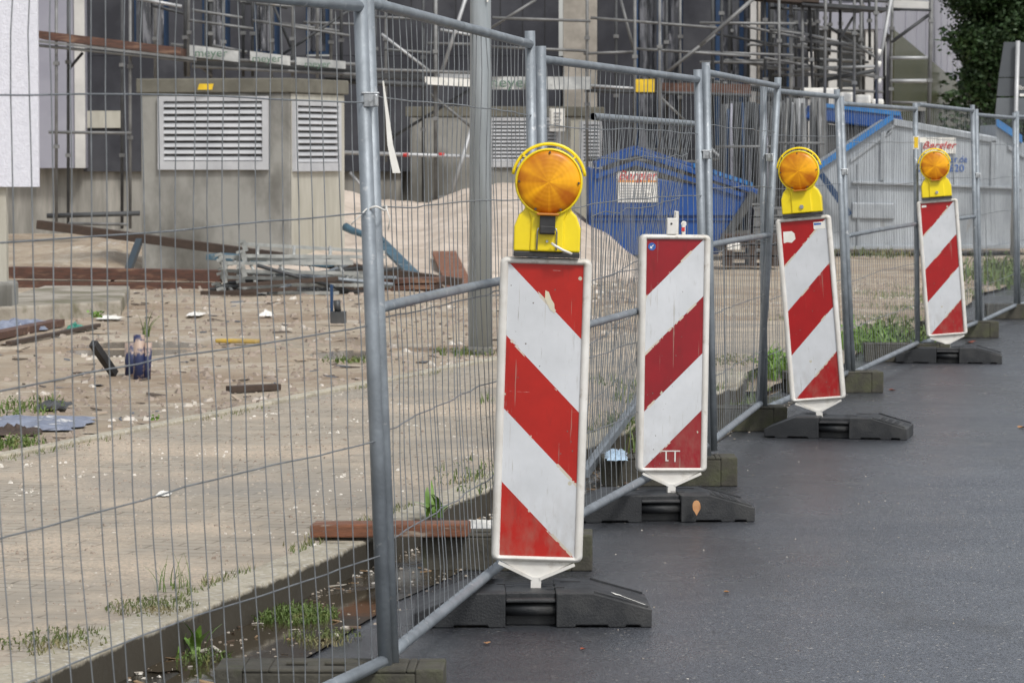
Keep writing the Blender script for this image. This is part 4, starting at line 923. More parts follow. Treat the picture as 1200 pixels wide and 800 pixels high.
m_ = MB(); 
for yy in (62, 76, 96): a = at(1029, yy, 58.4); m_.tube([a+Vector((0,0,-.05)), a+Vector((.02,0,.06))], .045, 6)
m_.build('white_rag', M['paperw'], Sc.root)
rq = random.Random(5)
for i in range(16):
    px = rq.uniform(838, 1028); Sc.std(px, rq.uniform(60, 150), -80, rq.uniform(60.5, 63), m=rq.choice(['scaf_dark', 'scaf_dark', 'scaf']), px1=px+rq.uniform(-4, 4))
for i in range(14):
    px = rq.uniform(830, 960); y_ = rq.uniform(-5, 105); Sc.led(px, y_, px+rq.uniform(40, 110), y_+rq.uniform(-2, 14), rq.uniform(59, 61), Y1=rq.uniform(61, 63), m=rq.choice(['scaf_dark', 'scaf', 'scaf']))
Sc = Scaf('end_scaffold', 'rightmost scaffold bay with a rusty upright, beside the tree', at(1065, 200, 60))
Sc.std(1043, 175, -80, 60, m='scaf', px1=1047); Sc.std(1088, 170, -80, 60, m='scaf', px1=1093, r=.036); Sc.led(1043, 68, 1087, 68, 60, r=.03, m='scaf_light'); Sc.led(1043, 95, 1086, 95, 60, r=.034, m='scaf_light')
Sc.led(1043, 120, 1086, 121, 60); Sc.brace(1044, 50, 1091, 16, 60, m='scaf_dark', r=.03); Sc.deck(1047, 0, 1091, 2, 9, 60, .9, 'white_wall'); Sc.led(1047, 11, 1091, 12, 59.9, m='scaf_dark')

# ------------------------------------------------------------------ skips
YS = 50
sk = empty('blue_skip', at(780, 298, YS), 'lidded blue waste skip with a white and red sign, behind the lampless beacon', 'skip', 'waste skips on the site')
def X(px, Y): return (px-600)*Y/F
def Z(py, Y): return CZ+(178-py)*Y/F
def prof(pts, Y): return [(X(a, Y), Z(c, Y)) for a, c in pts]
m_ = MB(); m_.yprism(prof([(690, 300), (842, 298), (876, 226), (690, 196)], YS), YS, YS+1.7); m_.build('skip_body', M['blue_skip'], sk, bevel=.02)
m_ = MB(); m_.yprism(prof([(697, 190), (745, 174), (888, 222), (886, 228), (745, 182), (699, 197)][::-1], YS), YS-.08, YS+1.8); m_.build('lid_rim', M['blue_skip'], sk, bevel=.01)
m_ = MB(); m_.yprism(prof([(702, 186), (745, 171), (745, 173.5), (702, 189)][::-1], YS), YS-.04, YS+1.75); m_.yprism(prof([(746, 171), (875, 212), (875, 217), (746, 173.5)][::-1], YS), YS-.04, YS+1.75); m_.build('lid', M['blue_skip'], sk)
m_ = MB()
for i in range(12): px = 812+i*6; m_.yprism(prof([(px, 191+(px-812)*.33), (px+3, 192+(px-812)*.33), (px+3, 197+(px-812)*.33), (px, 196+(px-812)*.33)][::-1], YS), YS-.1, YS+1.7)
m_.build('lid_corrugation', M['blue_trim'], sk)
m_ = MB(); m_.yprism(prof([(697, 204), (745, 188), (872, 226), (870, 231), (745, 193.5), (697, 210)][::-1], YS), YS-.05, YS-.001); m_.yprism(prof([(693, 247), (866, 247), (862, 252), (693, 252)][::-1], YS), YS-.05, YS-.001)
m_.yprism(prof([(693, 256), (861, 256), (860, 258), (693, 258)][::-1], YS), YS-.03, YS-.001); m_.build('side_rib', M['blue_skip'], sk)
m_ = MB(); m_.bar(at(884, 226, YS-.15), at(841, 292, YS-.15), .12, .12); m_.build('corner_strut', M['steel_dark'], sk)
m_ = MB(); PB(m_, 723, 201, 771, 237, YS-.02, .015); sg = m_.build('sign', M['paperw'], sk)
text('Bergler', .19, M['red_txt'], sg, at(746.5, 206, YS-.03), shear=.35, bold=.0)
m_ = MB(); PB(m_, 724, 211.5, 770, 213.5, YS-.025, .004); m_.build('orange_line', M['orange_p'], sg)
for i in range(6):
    m_ = MB(); PB(m_, 727, 217+i*3.2, 766-(i*13 % 9), 218+i*3.2, YS-.025, .004); m_.build('print_line', M['grey_txt'], sg)

YG = 52
sk = empty('silver_skip', at(1080, 292, YG), 'large silver grey skip with light blue sloping edges and a red lettered sign', 'skip', 'waste skips on the site')
m_ = MB(); body = [(968, 292), (1215, 290), (1240, 215), (1192, 160), (1166, 146), (1166, 160), (1046, 139), (940, 208)]
m_.yprism(prof(body, YG), YG, YG+1.8); m_.build('skip_body', M['grey_skip'], sk, bevel=.02)
m_ = MB()
def rib(pts, th=.05): m_.yprism(prof(pts, YG)[::-1], YG-th, YG-.001)
rib([(1046, 139), (1166, 162), (1166, 168), (1046, 147)]); rib([(998, 212), (1196, 219), (1196, 222), (998, 215)], .07); rib([(1031, 156), (1036, 153), (1036, 211), (1031, 211)])
rib([(996, 186), (1045, 149), (1045, 154), (996, 191)], .04); rib([(1048, 143), (1052, 143), (1037, 160), (1037, 156)], .04); rib([(1160, 165), (1166, 165), (1166, 219), (1160, 219)])
rib([(1004, 192), (1007, 190), (1007, 290), (1004, 290)], .03); rib([(1114, 152), (1116, 152), (1119, 218), (1117, 218)], .02); rib([(975, 288), (1210, 286), (1210, 291), (975, 292)], .06)
rib([(1180, 170), (1200, 182), (1200, 186), (1180, 175)], .04)
m_.build('side_rib', M['grey_skip2'], sk, bevel=.006)
m_ = MB(); rib([(998, 237), (1048, 238), (1048, 257), (998, 256)], .05); m_.build('fork_pocket', M['grey_skip2'], sk, bevel=.02)
m_ = MB(); m_.yprism(prof([(938, 206), (1044, 134), (1046, 140), (940, 212)], YG)[::-1], YG-.1, YG+.02); m_.build('blue_edge', M['blue_trim'], sk)
m_ = MB(); m_.yprism(prof([(1166, 139), (1196, 159), (1196, 168), (1166, 148)], YG)[::-1], YG-.1, YG+.02); m_.build('blue_edge', M['blue_trim'], sk)
m_ = MB(); m_.bar(at(962, 204, YG-.2), at(996, 252, YG-.2), .06, .09); m_.build('dark_strut', M['bluef'], sk)
m_ = MB(); PB(m_, 1081, 161, 1120, 180, YG-.03, .025); sg = m_.build('sign', M['paperw'], sk)
text('Bergler', .155, M['red_txt'], sg, at(1100, 170.5, YG-.04), shear=.35, bold=.001, sx=1.1)
text('www.bergler.de', .145, M['blue_txt'], sk, at(1102, 187, YG-.012), bold=.001, sx=.88)
text('03', .155, M['blue_txt'], sk, at(1080, 197.5, YG-.012), bold=.001); text('620', .155, M['blue_txt'], sk, at(1121, 197.5, YG-.012), bold=.001)
# second blue skip, only its lid over the silver one
Yb = 57
sk = empty('blue_lidded_skip', at(1000, 270, Yb), 'blue skip lid showing above and behind the sloping edge of the silver skip', 'skip', 'waste skips on the site')
m_ = MB(); m_.yprism(prof([(940, 139), (956, 122), (1055, 133), (1060, 152), (1048, 153)], Yb)[::-1], Yb, Yb+1.6); m_.build('lid', M['blue_skip'], sk, bevel=.03)
m_ = MB(); m_.yprism(prof([(957, 120.5), (1054, 131), (1054, 136), (955, 125)], Yb)[::-1], Yb-.03, Yb); m_.build('lid_top', M['blue_trim'], sk)
m_ = MB(); m_.yprism(prof([(962, 145), (1050, 153), (1045, 262), (985, 262)], Yb)[::-1], Yb+.15, Yb+1.5); m_.build('skip_body', M['steel_dark'], sk)

# racks of leaning frames between the skips
def rack(name, label, px0, px1, y0, y1, Y, n, mats):
    r_ = empty(name, at((px0+px1)/2, y1, Y), label, 'frame stack', 'stacks of upright scaffold frames')
    for i in range(n):
        px = px0+(px1-px0)*i/(n-1); m_ = MB(); dx = random.uniform(-5, 8); t = at(px+dx, y0+random.uniform(-4, 6), Y+random.uniform(0, .5)); b_ = at(px, y1, Y+.2); b_.z = max(b_.z, .05)
        m_.tube([b_, t], .022, 6); 
        if i % 3 == 0: m_.bar(b_+Vector((.05, .2, 0)), t+Vector((.05, .2, 0)), .15, .03)
        m_.build('frame_tube', M[mats[i % len(mats)]], r_)
    m_ = MB(); a = at(px0-4, y0+50, Y-.05); c = at(px1+4, y0+50, Y-.05); m_.tube([a, c], .025, 6); a = at(px0-4, y1-30, Y-.05); c = at(px1+4, y1-30, Y-.05); m_.tube([a, c], .025, 6); m_.build('rack_rail', M['scaf'], r_)
rack('frame_stack', 'upright frames stacked right behind the blue skip lid', 842, 905, 122, 270, 54.5, 18, ['scaf_dark', 'scaf', 'bluef', 'scaf_dark', 'lilac', 'scaf_dark'])
rack('frame_stack', 'upright frames stacked behind the third beacon lamp', 908, 962, 118, 262, 55.5, 16, ['scaf', 'scaf_dark', 'scaf', 'steel_dark', 'scaf_light'])
# louvre-like stack of slatted pallets and cut timber below
def pallet(px, py, Y, w_, label, tiers=3, m='scaf_dark'):
    p = at(px, py, Y); r_ = empty('pallet_stack', (p.x, p.y, .06), label, 'pallet stack'); 
    for k in range(tiers):
        m_ = MB(); z = .06+k*.15
        m_.box(p.x-w_/2, Y, z+.10, p.x+w_/2, Y+.8, z+.125); m_.box(p.x-w_/2, Y, z, p.x+w_/2, Y+.8, z+.02)
        for q in (-1, 0, 1): m_.box(p.x+q*(w_/2-.06)-.05, Y+.01, z+.02, p.x+q*(w_/2-.06)+.05, Y+.79, z+.10)
        m_.build('pallet', M[m], r_)
pallet(882, 285, 46, .75, 'dark pallets stacked right of the blue skip', 3, 'wood_dark'); pallet(915, 270, 50, .8, 'grey pallets stacked below the upright frames', 5, 'scaf')
m_ = MB(); PB(m_, 853, 285, 868, 293, 44, .3); m_.build('white_crate', M['paperw'], None, label='small white crate lying before the blue skip', cat='crate', bevel=.01)
# white blocks and boards behind the rail
for i, (a, c, y0, y1) in enumerate(((940, 982, 103, 114), (984, 1001, 108, 121), (1003, 1021, 111, 123), (1022, 1036, 116, 124))):
    lbs = ['long white insulation block behind the fence rail, left of three shorter ones', 'white insulation block second from the left behind the fence rail', 'white insulation block third from the left behind the fence rail', 'smallest white insulation block, rightmost behind the fence rail']
    m_ = MB(); PB(m_, a, y0, c, y1, 58.9, .5); m_.build('insulation_block', M['paperw'], None, bevel=.04, label=lbs[i], cat='insulation block', group='white blocks on the trestle')
m_ = MB(); PB(m_, 935, 124.5, 1085, 130, 58.7, .8); tr = empty('trestle', at(1010, 280, 58.7), 'low trestle carrying white blocks behind the silver skip', 'trestle'); m_.build('table_top', M['plinth'], tr)
for px in (940, 1010, 1080): m_ = MB(); a = at(px, 130, 59); m_.box(a.x-.05, 59, .03, a.x+.05, 59.1, a.z); m_.build('leg', M['scaf_dark'], tr)

# grey sign board with post at far right
YSN = 44
sg = empty('grey_sign_board', at(1185, 300, YSN), 'dark grey board sign on a pale post at the right edge below the tree', 'sign')
m_ = MB(); m_.yprism(prof([(1169, 91), (1175, 50), (1290, 52), (1290, 91)], YSN), YSN, YSN+.05); m_.build('upper_board', M['grey_sign'], sg)
m_ = MB(); m_.yprism(prof([(1167, 113), (1169, 92), (1290, 92), (1290, 114)], YSN), YSN, YSN+.05); m_.build('middle_board', M['grey_sign'], sg)
m_ = MB(); m_.yprism(prof([(1165, 140), (1167, 115), (1290, 115.5), (1290, 140)], YSN), YSN, YSN+.05); m_.build('lower_board', M['grey_sign2'], sg)
m_ = MB(); m_.tube([at(1186, 300, YSN-.08), at(1193, 48, YSN-.08)], .028, 12); m_.build('post', M['scaf_light'], sg)
text('elbau', .085, M['paperw'], sg, at(1198, 103, YSN-.01)); m_ = MB(); PB(m_, 1195, 110, 1203, 113, YSN-.01, .008); m_.build('small_label', M['paperw'], sg)

# ------------------------------------------------------------------ tree
def tree(name, label, x, y, h, crown, nl, seed, leaf=.13, cat='tree'):
    rnd = random.Random(seed); r_ = empty(name, (x, y, 0), label, cat, 'trees behind the site')
    m_ = MB(); m_.tube([(x, y, 0), (x+.1, y, h*.3), (x-.1, y+.1, h*.6), (x, y, h*.85)], .22, 10, r1=.06)
    for i in range(9):
        z = h*(.2+.07*i); a = rnd.uniform(0, 6.28); l = rnd.uniform(.9, 1.6); m_.tube([(x, y, z), (x+math.cos(a)*l*.5, y+math.sin(a)*l*.5, z+l*.25), (x+math.cos(a)*l, y+math.sin(a)*l, z+l*.6)], .07, 6, r1=.02)
    m_.build('trunk', M['bark'], r_)
    lf = MB(); vs = []; fs = []
    for (cx, cy, cz, rad, wgt) in crown:
        nc = int(nl*wgt)
        for k in range(nc):
            d = Vector((rnd.gauss(0, 1), rnd.gauss(0, 1), rnd.gauss(0, 1))).normalized()*rad*rnd.random()**.28
            c = Vector((x+cx, y+cy, cz))+d
            if mn.noise(c*1.5) < -.04: continue
            for j in range(16):
                p = c+Vector((rnd.gauss(0, .15), rnd.gauss(0, .15), rnd.gauss(0, .10))); s = leaf*rnd.uniform(.6, 1.2)
                u = Vector((rnd.gauss(0, 1), rnd.gauss(0, 1), rnd.gauss(0, .6))).normalized(); v = u.cross(Vector((rnd.gauss(0, 1), rnd.gauss(0, 1), rnd.gauss(0, 1)))).normalized()
                b_ = len(vs); vs += [p-u*s*.6, p+v*s*.32, p+u*s*.6, p-v*s*.32]; fs.append((b_, b_+1, b_+2, b_+3))
    lf.add(vs, fs); lf.build('crown', M['leafd'], r_)
YT = 68; S = YT/F
def cr(px, py, r, w_=1, dy=0): return ((px+9-1190)*S, dy, CZ+(178-py)*S, r, w_)
tree('broadleaf_tree', 'dense dark green broadleaf tree at the upper right, beside the lilac building', X(1190, YT), YT, 7.0,
     [cr(1150, 10, .85), cr(1190, 30, 1.3, 1.6), cr(1165, 62, .75), cr(1150, 112, .55, .8), cr(1180, 110, .8, 1), cr(1118, 92, .22, .14), cr(1105, 88, .12, .05), cr(1215, 90, 1.2, 1.3), cr(1190, -40, 1.6, 1.8), cr(1240, 20, 1.6, 1.3), cr(1146, 45, .45, .5), cr(1145, 80, .35, .35), cr(1170, 150, .9, .8), cr(1132, -20, .6, .5), cr(1128, 40, .3, .25), cr(1135, 100, .35, .3)], 900, 3, leaf=.095)
tree('background_tree', 'farther tree filling the gap behind the right tree', X(1230, 110), 110, 9,
     [(-2, 0, 2.5, 2.2, 1), (1.5, 0, 3, 2.5, 1), (-1, 0, 6, 2.6, 1), (2, 0, 7, 3, 1)], 260, 5, leaf=.22)

for i, (x_, y_, lb_) in enumerate(((24, 98, 'round tree nearest beyond the end of the road'), (33, 112, 'second round tree beyond the end of the road'), (44, 120, 'third and farthest round tree beyond the end of the road'))):
    tree('background_tree', lb_, x_, y_, 8, [(-1.5, 0, 3.2, 2.6, 1), (1.8, .5, 3.6, 2.8, 1), (0, 0, 6.4, 3, 1)], 150, 40+i, leaf=.26)
# ------------------------------------------------------------------ sand heaps
def heap(name, label, prof_pts, Yr, Yf, Yb, seed, m, x0, x1, nx=190, ny=130, base=.04):
    xs = [X(p[0], Yr) for p in prof_pts]; zs = [Z(p[1], Yr) for p in prof_pts]
    def ridge(x):
        if x <= xs[0]: return zs[0]-(xs[0]-x)*.6
        if x >= xs[-1]: return zs[-1]-(x-xs[-1])*.6
        for i in range(len(xs)-1):
            if xs[i] <= x <= xs[i+1]:
                t = (x-xs[i])/(xs[i+1]-xs[i]); t = t*t*(3-2*t)*.5+t*.5; return zs[i]+(zs[i+1]-zs[i])*t
    vs = []; fs = []
    for j in range(ny+1):
        y = Yf+(Yb-Yf)*j/ny
        for i in range(nx+1):
            x = x0+(x1-x0)*i/nx; r_ = ridge(x)
            d = (Yr-y)/(Yr-Yf) if y < Yr else (y-Yr)/(Yb-Yr)
            z = base+(r_-base)*(1-d)**1.1+.05*mn.noise(Vector((x*1.3+seed, y*.8, 0)))+.03*mn.noise(Vector((x*4, y*2.5, seed)))+.018*mn.noise(Vector((x*11, y*7, seed)))
            if d > .92: z = min(z, base-.1*(d-.92)/.08)
            vs.append((x, y, max(-.02, z)))
    n = nx+1
    for j in range(ny):
        for i in range(nx): fs.append((j*n+i, j*n+i+1, (j+1)*n+i+1, (j+1)*n+i))
    m_ = MB(); m_.smooth = True; m_.add(vs, fs); m_.build(name, m, None, label=label, cat='sand heap')
heap('sand_heap', 'large pale pinkish sand heap behind the fence between the transformer houses', [(340, 262), (385, 222), (410, 222), (450, 233), (500, 236), (547, 220), (585, 212), (620, 216), (660, 238), (700, 262), (745, 300)], 51.8, 38.5, 56, 2, M['sand'], X(330, 51.8), X(770, 51.8), base=.09)
heap('small_sand_heap', 'low brownish sand heap left of the left transformer house', [(10, 300), (60, 286), (110, 280), (160, 276), (200, 290)], 48, 38.5, 52, 5, M['dirt'], X(-10, 48), X(215, 48), 110, 70, base=.1)

# ------------------------------------------------------------------ timber, frames and debris
def plank(name, label, p0, p1, w_, h, m, cat='plank', group=None, bevel=.004):
    m_ = MB(); m_.bar(p0, p1, w_, h); return m_.build(name, M[m], None, bevel=bevel, label=label, cat=cat, group=group)
Yp = 37.5
plank('long_plank', 'long dark red plank lying topmost on the stack at the left', at(12, 319, Yp), at(262, 323, Yp-.3), .25, .125, 'wood', group='planks at the left')
plank('long_plank', 'long dark red plank second from the top of the stack at the left', at(12, 335, Yp-.1), at(256, 338, Yp-.4), .3, .12, 'wood', group='planks at the left')
plank('long_plank', 'dark end of the plank stack, behind the pile of metal frames', at(258, 342, 37.3), at(455, 346, 37.0), .5, .16, 'wood_dark', group='planks at the left')  # stack carries on behind the frames; its dark tone paints in the shade there
plank('long_plank', 'dark upper plank directly behind the metal frames', at(262, 324, 37.2), at(450, 332, 37.0), .3, .13, 'wood_dark', group='planks at the left')  # plank of the same stack, shade behind the frames put into its dark colour
plank('thin_board', 'thin orange red board lying lowest, sloping right below the stacked planks', at(85, 344, 35.8), at(322, 359, 34.6), .2, .03, 'wood_orange', group='planks at the left')
plank('slanting_beam', 'long dark beam slanting down in front of the left transformer house', at(45, 263, 39), at(330, 301, 38.2), .12, .10, 'wood_dark')
plank('slanting_beam', 'dark beam slanting behind the nearest fence post towards the red boards', at(330, 302, 38.1), at(540, 331, 37.5), .12, .09, 'wood_dark')
plank('teal_board', 'teal painted board lying behind the pile of metal frames', at(250, 300, 38), at(392, 309, 37.8), .7, .06, 'teal')
plank('teal_board', 'teal board leaning down the sand heap right of the nearest fence post', at(437, 274, 42), at(484, 321, 39.5), .15, .04, 'teal')
m_ = MB(); m_.tube([at(405, 266, 41.5), at(412, 270, 41.4), at(430, 276, 41.2), at(448, 284, 41)], .055, 8, r1=.03); m_.build('teal_hose', M['teal'], None, label='curled teal hose end on the sand left of the nearest fence post', cat='hose')
plank('red_board', 'orange red board leaning on the sand heap beside the pole', at(520, 296, 42), at(543, 345, 37.3), .3, .04, 'wood_orange')
plank('dark_prop', 'dark teal prop leaning against the left transformer house', at(163, 283, 38.4), at(150, 318, 37.4), .07, .08, 'dark_teal')
for i in range(4):
    plank('red_board', ['lowest', 'second lowest', 'second highest', 'topmost'][i]+' reddish board in the short stack right of the nearest fence post', at(452-i*2, 352-i*7.5, 37), at(512+(i*5 % 9), 350-i*7.5, 36.9), .5, .055, 'wood' if i else 'wood_dark', group='short red boards')
# concrete slab step
m_ = MB(); a = gp(-60, 386, .11); m_.prism([(a.x, 29.3), (X(141, 31), 31), (X(152, 34.5), 34.5), (a.x, 34.5)], 0, .25); m_.build('concrete_slab', M['slab'], None, bevel=.02, label='flat raised concrete slab at the left under the planks', cat='slab')
# pile of galvanised frames
def frame_item(i, p, ang, L_, W_):
    r_ = empty('scaffold_frame', p, ['lowest', 'second', 'third', 'fourth', 'fifth', 'topmost'][i]+(' metal scaffold frame of the pile by the transformer house, counted from the ground' if i not in (0, 5) else ' metal scaffold frame of the pile by the transformer house'), 'scaffold frame', 'metal frames piled on the dirt')
    d = Vector((math.cos(ang), math.sin(ang)*.5, -.02)); e = Vector((-.25+.1*(i % 3), 1, .30 if i % 2 else .12)).normalized()
    for k in (0, 1):
        m_ = MB(); q = p+e*W_*k; m_.bar(q+Vector((0, 0, .02*k)), q+d*L_+Vector((0, 0, random.uniform(-.05, .05))), .035, .034); m_.build('side_tube', M['alu'], r_)
        m_ = MB(); m_.bar(q+Vector((-.03, -.05, .03)), q+Vector((.035, -.05, .05)), .05, .03); m_.bar(q+Vector((.03, -.05, .055)), q+Vector((.06, -.05, -.06)), .05, .03); m_.build('hook', M['alu'], r_)
    for k in range(4):
        m_ = MB(); q = p+d*(L_*(.12+.25*k)); m_.tube([q, q+e*W_], .018, 6); m_.build('rung', M['alu'], r_)
for i in range(6):
    p = at(258+(i*23 % 46), 352-i*8, 35.5+.12*(i % 3)); p.z = .14+i*.075; frame_item(i, p, R(-7+(i*37 % 11)*1.3), 1.25+.14*(i % 3), .34)
# loose poles and beams tangled in the pile
rp = random.Random(17)
for i in range(12):
    a_ = at(rp.uniform(245, 330), rp.uniform(306, 350), 35.3+rp.random()*1.2); c_ = at(rp.uniform(370, 470), rp.uniform(308, 352), 35.3+rp.random()*1.4)
    a_.z = max(a_.z, .14); c_.z = max(c_.z, .14); m_ = MB(); m_.tube([a_, c_], .02, 8)
    m_.build('loose_pole', M[['alu', 'scaf_dark', 'galv', 'steel_dark'][i % 4]], None, label='thin metal pole lying loose in the metal pile by the transformer house', cat='pole', group='loose poles in the metal pile')
for i in range(3):
    a_ = at(236+i*22, 352-i*9, 35.2); c_ = at(300+i*48, 350-i*12, 35.0+.2*i); a_.z = max(a_.z, .15); c_.z = max(c_.z, .15); m_ = MB(); m_.bar(a_, c_, .05, .04)
    m_.build('short_beam', M['wood_dark'], None, label='short dark wet beam mixed into the metal pile by the transformer house', cat='beam', group='short beams in the metal pile')
# front board bridging kerb and concrete foot
p0, p1 = gp(365, 632, .125), gp(543, 636, .14)
plank('orange_board', 'weathered orange timber board laid from the kerb to the concrete fence foot', Vector((p0.x, 13.05, .155)), Vector((p0.x+.60, 13.0, .162)), .15, .05, 'wood_orange', bevel=.006)
plank('wood_offcut', 'short grey wood offcut lying alone on the dirt', gp(268, 456, .13), gp(326, 453, .13), .07, .04, 'wood_dark')
# yellow spirit level like piece and other bits
m_ = MB(); a = gp(255, 399, .14); c = gp(303, 400, .14); m_.bar(a, c, .10, .03); m_.build('yellow_strip', M['dull_yellow'], None, label='yellow plastic strip lying on the dirt', cat='plastic piece', bevel=.01)
plank('dark_stick', 'dark stick leaning up out of the dirt left of the standing pipes', gp(134, 438, .12)+Vector((0, 0, 0)), at(109, 402, gp(134, 438, .12).y-.2), .05, .05, 'black')
for i, (px, y0, y1, w_, lb_) in enumerate(((155, 402, 438, .10, 'left'), (163, 392, 441, .075, 'tallest, middle'), (172, 401, 441, .05, 'thinnest, right'))):
    g = gp(px, y1, .12); t_ = at(px+(2 if i == 2 else 0), y0, g.y); m_ = MB(); m_.tube([g-Vector((0, 0, .05)), t_], w_/2, 14); m_.build('ground_pipe', M['wetcap'], None, label=lb_+' of the three dark printed pipes standing in the dirt', cat='pipe', group='pipes sticking out of the dirt')
g = gp(388, 378, .12); m_ = MB(); m_.box(g.x-.008, g.y, g.z, g.x+.018, g.y+.03, g.z+.33); m_.build('blue_stake', M['bluef'], None, label='thin dark blue stake near the nearest fence post', cat='stake')
g = gp(397, 379, .12); m_ = MB(); m_.box(g.x-.07, g.y, g.z, g.x+.06, g.y+.15, g.z+.10); m_.tube([(g.x-.01, g.y+.05, g.z+.1), (g.x-.02, g.y+.05, g.z+.2)], .03, 8); m_.build('paint_tin', M['steel_dark'], None, label='small dark tin beside the blue stake', cat='tin')
def crumple(name, label, px, py, rx, ry, hh, m, z=.12, seed=0, cat='litter', n=14):
    g = gp(px, py, z); vs = []; fs = []
    for j in range(n+1):
        for i in range(n+1):
            u, v = i/n*2-1, j/n*2-1; r0 = max(abs(u), abs(v)); k = 1+.35*mn.noise(Vector((u*2, v*2, seed)))
            zz = z+.004+hh*(1-r0)**.5*(.5+.9*abs(mn.noise(Vector((u*3+seed, v*3, seed)))))
            vs.append((g.x+u*rx*k, g.y+v*ry*k, zz))
    for j in range(n):
        for i in range(n): fs.append((j*(n+1)+i, j*(n+1)+i+1, (j+1)*(n+1)+i+1, (j+1)*(n+1)+i))
    m_ = MB(); m_.add(vs, fs); o = m_.build(name, m, None, label=label, cat=cat)
    return o
crumple('tarp_scrap', 'crumpled blue grey tarp scrap at the left edge near the edging strip', 45, 497, .26, .45, .05, M['tarp'], seed=3)
crumple('wood_chunk', 'splintered brown board end under the tarp scrap', 15, 508, .14, .15, .05, M['wood_dark'], seed=6, cat='wood piece')
crumple('dirty_rag', 'dirty bluish plastic rag by the concrete slab at the left', 25, 384, .24, .4, .1, M['tarp'], seed=9)
crumple('green_rag', 'small teal green plastic scrap beside the dark board at the left', 88, 386, .06, .18, .07, M['greenp'], seed=12)
crumple('white_lump', 'white plaster lump lying before the thin orange board', 229, 369, .07, .2, .03, M['paperw'], seed=15)
crumple('white_lump', 'white plaster lump lying by the slab corner', 128, 373, .1, .2, .03, M['paperw'], seed=16)
crumple('white_cup', 'crumpled white cup on the dirt left of the nearest fence post', 312, 370, .06, .12, .06, M['paperw'], seed=18)
crumple('dark_cloth', 'small dark cloth lump lying on the dirt above the tarp scrap', 62, 477, .09, .2, .05, M['steel_dark'], seed=21)
crumple('paper_scrap', 'white paper scrap on the pavement', 192, 580, .03, .07, .02, M['paperw'], seed=25)
crumple('white_bag', 'white litter heap beside the orange board, behind the first beacon', 563, 617, .05, .2, .025, M['paperw'], seed=28, z=.1)
crumple('blue_bag', 'pale blue plastic bag behind the lampless beacon', 722, 536, .05, .2, .05, mat('pale_blue_plastic', (.45,.6,.75), None, 9, .4), seed=31, z=.14)
crumple('green_bottle', 'green plastic bottle lying at the fence foot behind the lampless beacon', 747, 560, .025, .12, .1, M['greenp'], seed=33, z=.01)
plank('dark_board', 'dark narrow board lying behind the rag at the left edge', gp(-30, 398, .14), gp(68, 378, .14), .12, .06, 'wood')
plank('dark_lath', 'thin dark lath lying at the left below the slab', gp(10, 402, .13), gp(115, 381, .14), .05, .03, 'wood_dark')
# clamp rag / tape at nearest post
m_ = MB(); P = FP['AB'][1]; x0, y0 = ND['A']
tp = [Vector((x0-.012, y0-.03, 1.80)), Vector((x0+.0, y0-.035, 1.70)), Vector((x0+.008, y0-.04, 1.62)), Vector((x0+.026, y0-.045, 1.54))]
for i in range(3):
    a, c = tp[i], tp[i+1]; wa, wc = (.002+.003*i), (.002+.003*(i+1))
    m_.add([a+Vector((-wa, 0, 0)), a+Vector((wa, 0, 0)), c+Vector((wc, 0, 0)), c+Vector((-wc, 0, 0)), a+Vector((-wa, .002, 0)), a+Vector((wa, .002, 0)), c+Vector((wc, .002, 0)), c+Vector((-wc, .002, 0))], [(0,3,2,1),(4,5,6,7),(0,4,7,3),(1,2,6,5)])
m_.build('tape_strip', M['paperw'], None, label='torn white tape strip hanging from the clamp of the nearest double post', cat='tape')
m_ = MB(); zc = 1.44; cx = x0-.048
m_.tube([(cx+.03*math.cos(t)*1.0+.014, y0+.03*math.sin(t)*1.6, zc+.006*math.sin(3*t)) for t in frange(0, 12.2, 30)], .003, 6)
m_.tube([(cx-.01, y0-.045, zc), (cx-.04, y0-.05, zc-.03), (cx-.055, y0-.05, zc-.045)], .002, 5); m_.tube([(cx+.045, y0-.045, zc), (cx+.055, y0-.05, zc-.03), (cx+.05, y0-.05, zc-.06)], .002, 5)
m_.build('string_knot', M['bwhite'], None, label='grey string knotted round the nearest double post', cat='string')
x0, y0 = ND['F']; m_ = MB(); m_.box(x0-.062, y0-.04, 1.62, x0-.018, y0-.035, 1.72); m_.box(x0-.015, y0-.05, 1.67, x0+.035, y0-.03, 1.71)
o = m_.build('fence_tag', M['paperw'], None, label='white and yellow tag clipped to the post beside the farthest lamp', cat='tag'); m_ = MB(); m_.box(x0-.055, y0-.0425, 1.63, x0-.025, y0-.0405, 1.712); m_.build('tag_print', M['yellow_paint'], o)
m_ = MB(); 
for i in range(6):
    a = Vector((.62, 15.0, 1.12)); m_.tube([a, a+Vector((random.uniform(-.07, .07), random.uniform(-.02, .02), random.uniform(-.08, .06)))], .0018, 4)
m_.build('blue_twine', M['blue_trim'], None, label='bit of blue twine tied on the mesh right of the first lamp', cat='twine')

